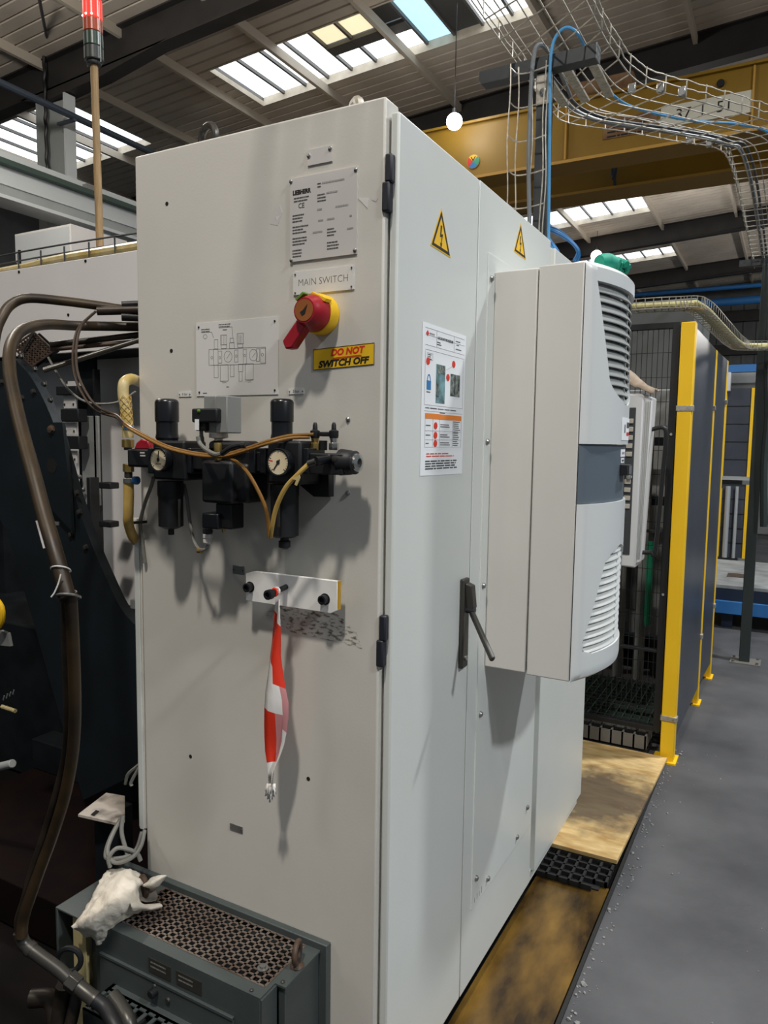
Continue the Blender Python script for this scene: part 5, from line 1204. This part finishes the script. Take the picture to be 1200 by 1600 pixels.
# ================================================================== LEFT MACHINE
t = thing('gear_machine', 'big machine with a pale grey hood and dark shaded interior at the left', 'machine', (-1.9, 1.2, 0))
HT = 2.150
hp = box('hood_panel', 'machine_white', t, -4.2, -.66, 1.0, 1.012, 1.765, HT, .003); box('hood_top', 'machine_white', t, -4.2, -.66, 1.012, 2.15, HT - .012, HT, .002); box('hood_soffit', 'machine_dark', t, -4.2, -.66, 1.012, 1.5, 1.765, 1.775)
for px_, py_ in ((30, 425), (134, 408), (107, 492)): c = PX(px_, py_, 1, 1.0); G().cyl((c[0], .997, c[2]), (c[0], 1.0, c[2]), .006, 10).build('screw', 'machine_dark', hp)
box('rear_wall', 'machine_white', t, -2.75, -.66, 1.24, 1.25, .45, 1.765); 
G().box(-1.98, -.66, 1.20, 1.235, .62, .66).build('wall_ledge', 'machine_grey', t)
a = PX(125, 560, 1, 1.1); b = PX(161, 800, 1, 1.1); box('upright', 'machine_dark', t, a[0], b[0] - .012, 1.08, 1.10, .4, 1.76, .004); box('upright_edge', 'black', t, b[0] - .012, b[0], 1.07, 1.10, .4, 1.7)
a = PX(126, 650, 1, 1.07); b = PX(156, 790, 1, 1.07); box('worn_plate', 'machine_grey', t, a[0], b[0], 1.07, 1.08, b[2], a[2], .002)
for (X0, X1, Ya, Yb) in ((99, 117, 617, 638), (101, 118, 660, 680), (108, 119, 704, 724), (103, 125, 596, 603)):
    a = PX(X0, Ya, 1, 1.02); b = PX(X1, Yb, 1, 1.02); q = box('terminal_plate', 'plate', t, a[0], b[0], 1.02, 1.03, b[2], a[2], .001)
    for x in (a[0] + .008, b[0] - .008): G().box(x - .003, x + .003, 1.017, 1.02, b[2] + .012, b[2] + .022).build('slot', 'dark_hole', q)
for (X0, X1, Ya, Yb) in ((97, 125, 639, 659), (102, 126, 681, 702), (90, 122, 604, 617)):
    a = PX(X0, Ya, 1, 1.01); b = PX(X1, Yb, 1, 1.01); box('sensor_block', 'black', t, a[0], b[0], 1.0, 1.05, b[2], a[2], .004)
a = PX(158, 745, 1, 1.1); b = PX(166, 850, 1, 1.1); box('handle_bar', 'black', t, a[0], b[0], 1.02, 1.07, b[2], a[2], .003)
for Y in (758, 818): a = PX(160, Y - 5, 1, 1.02); b = PX(178, Y + 6, 1, 1.02); box('handle_stub', 'black', t, a[0], b[0], 1.0, 1.05, b[2], a[2], .004)
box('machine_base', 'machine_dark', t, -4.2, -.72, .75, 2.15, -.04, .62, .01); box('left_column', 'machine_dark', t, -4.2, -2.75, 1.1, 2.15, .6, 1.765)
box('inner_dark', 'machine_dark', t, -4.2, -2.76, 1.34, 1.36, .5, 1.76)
for (X, Y, m) in ((188, 1270, 0),): pass
for k, (X, Y) in enumerate(((38, 400), (134, 820), (127, 765), (122, 745))): 
    c = PX(X + 4, Y, 1, 1.05); G().lathe((c[0], 1.05, c[2]), (0, -1, 0), [(.010, 0), (.010, .006), (.004, .010)], 8).build('bolt', 'steel', t) if k else None
# wire tray with yellow cable on the hood
t = thing('hood_cable_tray', 'dark wire tray on the pale hood at the upper left', 'cable tray', (-1.9, 1.05, HT))
g = G()
for (y, h) in ((1.02, .0), (1.02, .065), (1.12, .0), (1.12, .065)): g.tube([(x, y, HT + .004 + h + .010 * sin(x * 2.1) * (h > 0)) for x in [-4.1 + i * .2 for i in range(18)]], .004, 5, 3)
for i in range(22): x = -4.0 + i * .155; g.tube([(x, 1.02, HT + .07), (x, 1.02, HT + .004), (x, 1.12, HT + .004), (x, 1.12, HT + .07)], .004, 5, 1, smooth=False)
g.build('wire_grid', 'strut', t)
tag(G().tube([(-4.1, 1.06, HT + .012), (-2.6, 1.06, HT + .014), (-2.2, 1.06, HT + .03), (-1.4, 1.06, HT + .03), (-.66, 1.065, HT + .03)], .024, 10, 6).build('yellow_hose', 'hose_yellow'), 'thick ochre yellow hose lying in the tray on the hood', 'hose')
# signal tower
t = thing('signal_tower', 'red lit signal tower light on a tall wooden coloured pole', 'signal light', (-2.4, 1.5, HT))
p0 = PX(157, 392, 1, 1.5); p0[2] = HT; p1 = PX(147, 100, 1, 1.5); dv = (p1 - p0).normalized()
G().cyl(p0, p1, .0185, 16).build('pole', 'wood_pole', t)
sc = .046
def mod(nm, m, h0, h1, r0=1.0, r1=1.0, par=None): return G().lathe(p1 + dv * h0, dv, [(sc * r0 * .94, 0), (sc * r0, .003), (sc * r1, h1 - h0 - .003), (sc * r1 * .94, h1 - h0)], 24).build(nm, m, par or t)
mod('socket', 'black', -.008, .012, .75, .75); mod('base', 'tower_body', .012, .075); mod('green_lens', 'lens_green', .076, .142); mod('amber_lens', 'lens_orange', .143, .205)
rl = mod('red_lens', 'lens_red', .206, .30)
for k in (-.5, .15, .7): G().lathe(p1 + dv * .215 + V((sc * k, -sc * sqrt(1 - k * k) * 1.0, 0)), (0, 0, 1), [(.001, -.006), (.006, 0), (.001, .006)], 8).build('lamp_spot', 'beacon_hot', rl)
for k in (1, -1): G().bar(p1 + dv * .0 + V((sc * 1.03 * k, 0, 0)), p1 + dv * .28 + V((sc * 1.03 * k, 0, 0)), .004, .004, up=(0, 1, 0)).build('side_rod', 'chrome', t)

# chain guard: dark curved plate with bolts
GY = .45
t = thing('chain_guard', 'dark blue grey curved guard plate with bolts along its rim at the left', 'guard', (-1.6, GY, 1.0))
rim = [(20, 562), (45, 590), (65, 625), (82, 665), (97, 715), (108, 755), (122, 800), (140, 850), (160, 897), (187, 953), (215, 985)]
rim = [PX(*q, 1, GY) for q in rim]; low = [PX(*q, 1, GY) for q in ((232, 1200), (130, 1250), (60, 1000), (10, 830), (-60, 700), (-60, 570))]
G().prism([*smooth_path(rim, 3), *low], (0, .012, 0)).build('plate', 'guard_dark', t)
R3 = smooth_path(rim, 4); g = G().rings([[p, p + V((.007, 0, .005)), p + V((.007, .035, .005)), p + V((0, .035, 0))] for p in R3]); g.build('rim', 'guard_dark', t)
for (X, Y) in ((34, 557), (55, 577), (70, 600), (80, 625), (110, 745), (121, 770), (125, 800), (135, 855), (53, 612), (35, 622), (3, 597), (112, 835)):
    c = PX(X, Y, 1, GY); G().lathe((c[0], GY, c[2]), (0, -1, 0), [(.011, 0), (.011, .002), (.008, .002), (.008, .009), (.003, .010)], 6).build('bolt', 'fitting', t)
bp_ = G().prism([PX(60, 660, 1, GY - .02), PX(97, 660, 1, GY - .02), PX(108, 760, 1, GY - .02), PX(112, 830, 1, GY - .02), PX(75, 790, 1, GY - .02), PX(66, 730, 1, GY - .02)], (0, .012, 0)).build('bracket_plate', 'guard_dark', t)
c = PX(81, 671, 1, GY - .02); G().lathe((c[0], GY - .02, c[2]), (0, -1, 0), [(.016, 0), (.016, .002), (.012, .002), (.012, .010), (.004, .011)], 6).build('bolt', 'rust', bp_)
c = PX(81, 728, 1, GY - .02); G().cyl((c[0], GY - .021, c[2]), (c[0], GY - .018, c[2]), .024, 20).build('hole', 'dark_hole', bp_)
# perforated bracket on top of the guard
t = thing('perforated_bracket', 'rusty perforated metal bracket on top of the dark guard', 'bracket', tuple(PX(52, 545, 1, .5)))
q = [PX(*p, 1, .50) for p in ((22, 540), (53, 519), (82, 547), (70, 568), (48, 565), (38, 545))]
g = G(); a, b, c_, d_ = PX(20, 542, 1, .5), PX(53, 519, 1, .5), PX(84, 548, 1, .5), PX(50, 572, 1, .5)
for i in range(9): g.bar(a.lerp(b, i / 8), d_.lerp(c_, i / 8), .006, .004, up=(0, 1, 0))
for i in range(9): g.bar(a.lerp(d_, i / 8), b.lerp(c_, i / 8), .006, .004, up=(0, 1, 0))
g.build('perforated_plate', 'rust', t); g = G(); g.prism([a + V((0, .02, 0)), b + V((0, .02, 0)), c_ + V((0, .02, 0)), d_ + V((0, .02, 0))], (0, .003, 0)); g.build('backing', 'machine_dark', t)
G().bar(PX(53, 519, 1, .49), PX(36, 548, 1, .49), .008, .004, up=(0, 1, 0)).build('edge', 'fitting', t)

# conduits and hoses coming from behind the cabinet
def pd(pts): return [PD(*p) for p in pts]
def conduit(pts, r, m, label, name='conduit', cat='pipe', k=8, n=14): return tag(G().tube(pd(pts), r, n, k).build(name, m), label, cat)
conduit([(230, 488, 2.05), (190, 483, 2.02), (150, 477, 1.98), (95, 470, 1.93), (45, 466, 1.88), (20, 474, 1.86), (5, 492, 1.84), (-8, 530, 1.82), (-14, 620, 1.78)], .0122, 'conduit', 'upper brown conduit bending down at the left edge')
conduit([(235, 484, 1.99), (152, 486, 1.97)], .0115, 'conduit_dark', 'short dark conduit sleeve where the amber tubes leave the cabinet', k=2)
conduit([(240, 511, 2.04), (180, 510, 2.02), (120, 509, 1.94), (70, 507, 1.80), (35, 516, 1.66), (17, 540, 1.56), (15, 580, 1.49), (24, 630, 1.43), (36, 680, 1.38), (51, 735, 1.32), (68, 800, 1.27), (84, 855, 1.23), (98, 905, 1.21), (106, 935, 1.20)], .0128, 'conduit', 'long brown conduit curving down across the dark guard')
conduit([(104, 930, 1.22), (104, 980, 1.24), (106, 1050, 1.27), (107, 1120, 1.30), (104, 1180, 1.33), (90, 1240, 1.36), (72, 1300, 1.39), (52, 1360, 1.41), (40, 1405, 1.42), (30, 1438, 1.43), (32, 1462, 1.43)], .0090, 'conduit_dark', 'left one of two dark hoses below the brown conduit')
conduit([(110, 925, 1.21), (113, 980, 1.23), (116, 1050, 1.26), (117, 1120, 1.29), (113, 1180, 1.32), (102, 1240, 1.35), (84, 1300, 1.38), (62, 1360, 1.40), (46, 1405, 1.41), (36, 1438, 1.42), (34, 1464, 1.42)], .0105, 'conduit', 'right one of two dark hoses below the brown conduit', n=14)
t = tag(G().torus(PD(107, 932, 1.205), RM.col[2] + RM.col[1] * .35, .018, .0022, 20, 6).build('hose_clamp_ring', 'steel'), 'metal ring around the brown conduit where it splits into two hoses', 'clamp')
o = thing('cable_tie', 'white cable tie round the brown conduit with a loose tail', 'cable tie', tuple(PD(97, 890, 1.2)))
G().torus(PD(95, 890, 1.215), RM.col[2] + RM.col[1] * .5, .0155, .0012, 20, 5).build('loop', 'sign_white', o); G().tube(pd([(95, 897, 1.19), (91, 912, 1.19), (85, 926, 1.19), (80, 933, 1.19)]), .0012, 5).build('tail', 'sign_white', o)
o = thing('conduit_clip', 'pale clip behind the brown conduit on the dark guard', 'clip', tuple(PD(70, 820, 1.3)))
G().bar(PD(63, 812, 1.31), PD(75, 855, 1.31), .016, .004, up=tuple(-RM.col[1])).build('plate', 'plate', o); G().bar(PD(63, 816, 1.30), PD(92, 818, 1.30), .006, .004, up=tuple(-RM.col[1])).build('strap', 'steel', o)
t = thing('swivel_pipe', 'dark steel pipe with hex fittings along the bottom left corner', 'pipe', tuple(PD(110, 1530, 1.42)))
G().tube(pd([(31, 1455, 1.43), (38, 1474, 1.43), (60, 1492, 1.425), (90, 1514, 1.42), (108, 1530, 1.415)]), .0125, 14, 6).build('pipe', 'fitting', t)
ax = (PD(150, 1562, 1.40) - PD(90, 1514, 1.42)).normalized(); c = PD(107, 1529, 1.415)
G().lathe(c, ax, [(.017, 0), (.0175, .002), (.0175, .022), (.017, .024)], 6).build('hex_nut', 'fitting', t, .001); G().lathe(c + ax * .024, ax, [(.0135, 0), (.0135, .034), (.0145, .036), (.0145, .042)], 18).build('coupling', 'fitting', t)
G().lathe(PD(44, 1480, 1.43), (PD(60, 1492, 1.425) - PD(40, 1476, 1.43)).normalized(), [(.0145, 0), (.0145, .010), (.013, .011)], 16).build('coupling', 'fitting', t)
e = c + ax * .06
G().tube([e, e + ax * .03, *pd([(178, 1600, 1.37), (196, 1640, 1.35)])], .0135, 14, 6).build('hose', 'black', t)
G().tube(pd([(176, 1556, 1.42), (190, 1576, 1.40), (202, 1600, 1.38), (205, 1640, 1.37)]), .014, 14, 6).build('elbow', 'fitting', t); G().lathe(PD(180, 1562, 1.415), (.5, -.2, -.8), [(.017, 0), (.017, .012)], 6).build('hex_nut', 'fitting', t)
G().tube(pd([(100, 1540, 1.46), (95, 1575, 1.46), (85, 1640, 1.45)]), .016, 12, 5).build('branch_pipe', 'conduit_dark', t); G().tube(pd([(120, 1550, 1.46), (115, 1580, 1.45), (100, 1640, 1.44)]), .012, 12, 5).build('branch_pipe', 'conduit_dark', t)
G().tube(pd([(48, 1560, 1.5), (80, 1562, 1.5), (90, 1600, 1.48)]), .018, 12, 5).build('branch_pipe', 'conduit_dark', t)
t = tag(G().torus(PD(108, 1500, 1.5), RM.col[1], .024, .006, 24, 8).build('flex_spiral', 'black'), 'black corrugated collar beside the cream block', 'hose')
# straight grey pipes behind the brown tubes
for pts, r, m, lb in (([(68, 579, 1.92), (140, 560, 1.97), (218, 531, 2.02)], .0072, 'fitting', 'grey pipe slanting up behind the amber tube loop'),
                      ([(78, 539, 1.98), (150, 533, 2.0), (220, 523, 2.04)], .0085, 'conduit_dark', 'upper straight dark pipe under the brown conduits'),
                      ([(80, 546, 1.98), (150, 541, 2.0), (220, 533, 2.04)], .006, 'rust', 'lower straight reddish pipe under the brown conduits')):
    tag(G().cyl(PD(*pts[0]), PD(*pts[2]), r, 12).build('straight_pipe', m), lb, 'pipe')
tag(G().tube(pd([(75, 558, 1.95), (90, 585, 1.95), (110, 612, 1.95), (135, 628, 1.94), (165, 631, 1.94), (190, 626, 1.95), (212, 612, 1.98)]), .0033, 6).build('thin_cable', 'cable_grey'), 'thin grey cable sagging behind the amber tube loop', 'cable')
t = thing('tube_gland', 'black cable gland where conduits meet the cabinet edge', 'fitting', tuple(PD(202, 486, 1.9)))
G().cyl(PD(190, 476, 1.98), PD(235, 474, 2.0), .009, 12).build('gland', 'black', t); G().cyl(PD(190, 495, 1.98), PD(235, 497, 2.0), .011, 12).build('gland', 'black', t)
# lower left clutter: tray plate, grey cable loops, red floor pan
t = thing('splash_tray', 'dirty pale metal tray corner in the dark gap left of the cabinet', 'tray', tuple(PX(165, 1265, 2, .5)))
G().prism([PX(122, 1276, 2, .5), PX(166, 1242, 2, .5), PX(195, 1247, 2, .5), PX(195, 1285, 2, .5), PX(184, 1290, 2, .5)], (0, 0, .006)).build('plate', 'dirty_plate', t); g = G(); g.prism([PX(142, 1273, 2, .507), PX(150, 1266, 2, .507), PX(155, 1268, 2, .507), PX(147, 1275, 2, .507)], (0, 0, .001)); g.build('slot', 'dark_hole', t)
box('support', 'machine_dark', t, *sorted((PX(150, 1265, 2, .5)[0], PX(190, 1265, 2, .5)[0])), PX(160, 1262, 2, .5)[1] - .02, PX(160, 1262, 2, .5)[1] + .05, -.04, .5)
GC = 'loose grey cables between tray and cabinet'
for k, pts in enumerate(([(222, 1300, 1.70), (214, 1325, 1.68), (200, 1338, 1.66), (172, 1342, 1.66), (165, 1335, 1.67), (172, 1310, 1.70), (188, 1280, 1.72)], [(226, 1298, 1.70), (220, 1322, 1.67), (206, 1340, 1.65), (180, 1348, 1.65), (168, 1330, 1.66), (178, 1300, 1.69), (191, 1278, 1.72)], [(192, 1275, 1.71), (190, 1300, 1.69), (196, 1325, 1.67), (200, 1340, 1.66)], [(172, 1355, 1.65), (170, 1340, 1.65), (185, 1325, 1.66), (212, 1332, 1.66), (220, 1345, 1.66)])):
    tag(G().tube(pd(pts), .0048, 8).build('loose_cable', 'cable_grey'), ('outermost loop of loose grey cable below the cable trunking', 'inner loop of loose grey cable below the cable trunking', 'short loose grey cable hanging down from the dirty tray corner', 'loose grey cable end crossing under the loops behind the rag')[k], 'cable', GC)
for k, pts in enumerate(([(217, 1195, 1.72), (200, 1210, 1.74), (196, 1225, 1.75)], [(217, 1200, 1.72), (205, 1222, 1.73), (206, 1228, 1.73)])):
    tag(G().tube(pd(pts), .004, 6).build('short_cable', 'cable_grey'), ('upper short grey cable end poking out left of the trunking', 'lower short grey cable end poking out left of the trunking')[k], 'cable', 'short cables left of the trunking')
t = thing('drip_pan', 'dark red oily drip pan in the lower left corner', 'pan', (-1.0, .2, 0))
box('pan', 'red_floor', t, -1.9, -.72, .1, .72, -.04, .10, .004); box('rim', 'machine_dark', t, -1.9, -.72, .62, .72, .1, .22, .004)
t = thing('slide_rail', 'dark rail covered with swarf in the lower left shadow', 'rail', (-1.0, .4, 0))
G().bar(PX(60, 1300, 1, .4), PX(190, 1400, 1, .4), .06, .04).build('rail', 'machine_dark', t)
t = thing('grey_rod', 'short grey rod end at the lower left edge', 'rod', tuple(PX(8, 1196, 1, .1)))
G().cyl(PX(-40, 1208, 1, .1), PX(20, 1193, 1, .1), .012, 14).build('rod', 'col_grey', t, .002)
t = thing('yellow_grip', 'yellow grip sliver at the far left edge', 'grip', tuple(PX(0, 955, 1, .2)))
G().tube([PX(-8, 935, 1, .2), PX(2, 950, 1, .2), PX(2, 970, 1, .2), PX(-8, 985, 1, .2)], .010, 10).build('grip', 'post_yellow', t); G().prism([PX(0, 985, 1, .22), PX(12, 990, 1, .22), PX(16, 1010, 1, .22), PX(-4, 1008, 1, .22)], (0, .01, 0)).build('tab', 'machine_grey', t)
t = thing('pale_stub', 'small pale tube stub in the dark at the left edge', 'tube', tuple(PX(14, 1107, 1, .15)))
G().cyl(PX(3, 1104, 1, .15), PX(24, 1111, 1, .15), .006, 10).build('stub', 'cream', t)
g = G(); a = PX(4, 1092, 1, .16); 
for k in range(4): g.bar(PX(5 + k * 5, 1094 - k * 3, 1, .16), PX(7 + k * 5, 1087 - k * 3, 1, .16), .004, .002, up=(0, 1, 0))
g.build('sticker_print', 'cable_dark', t)
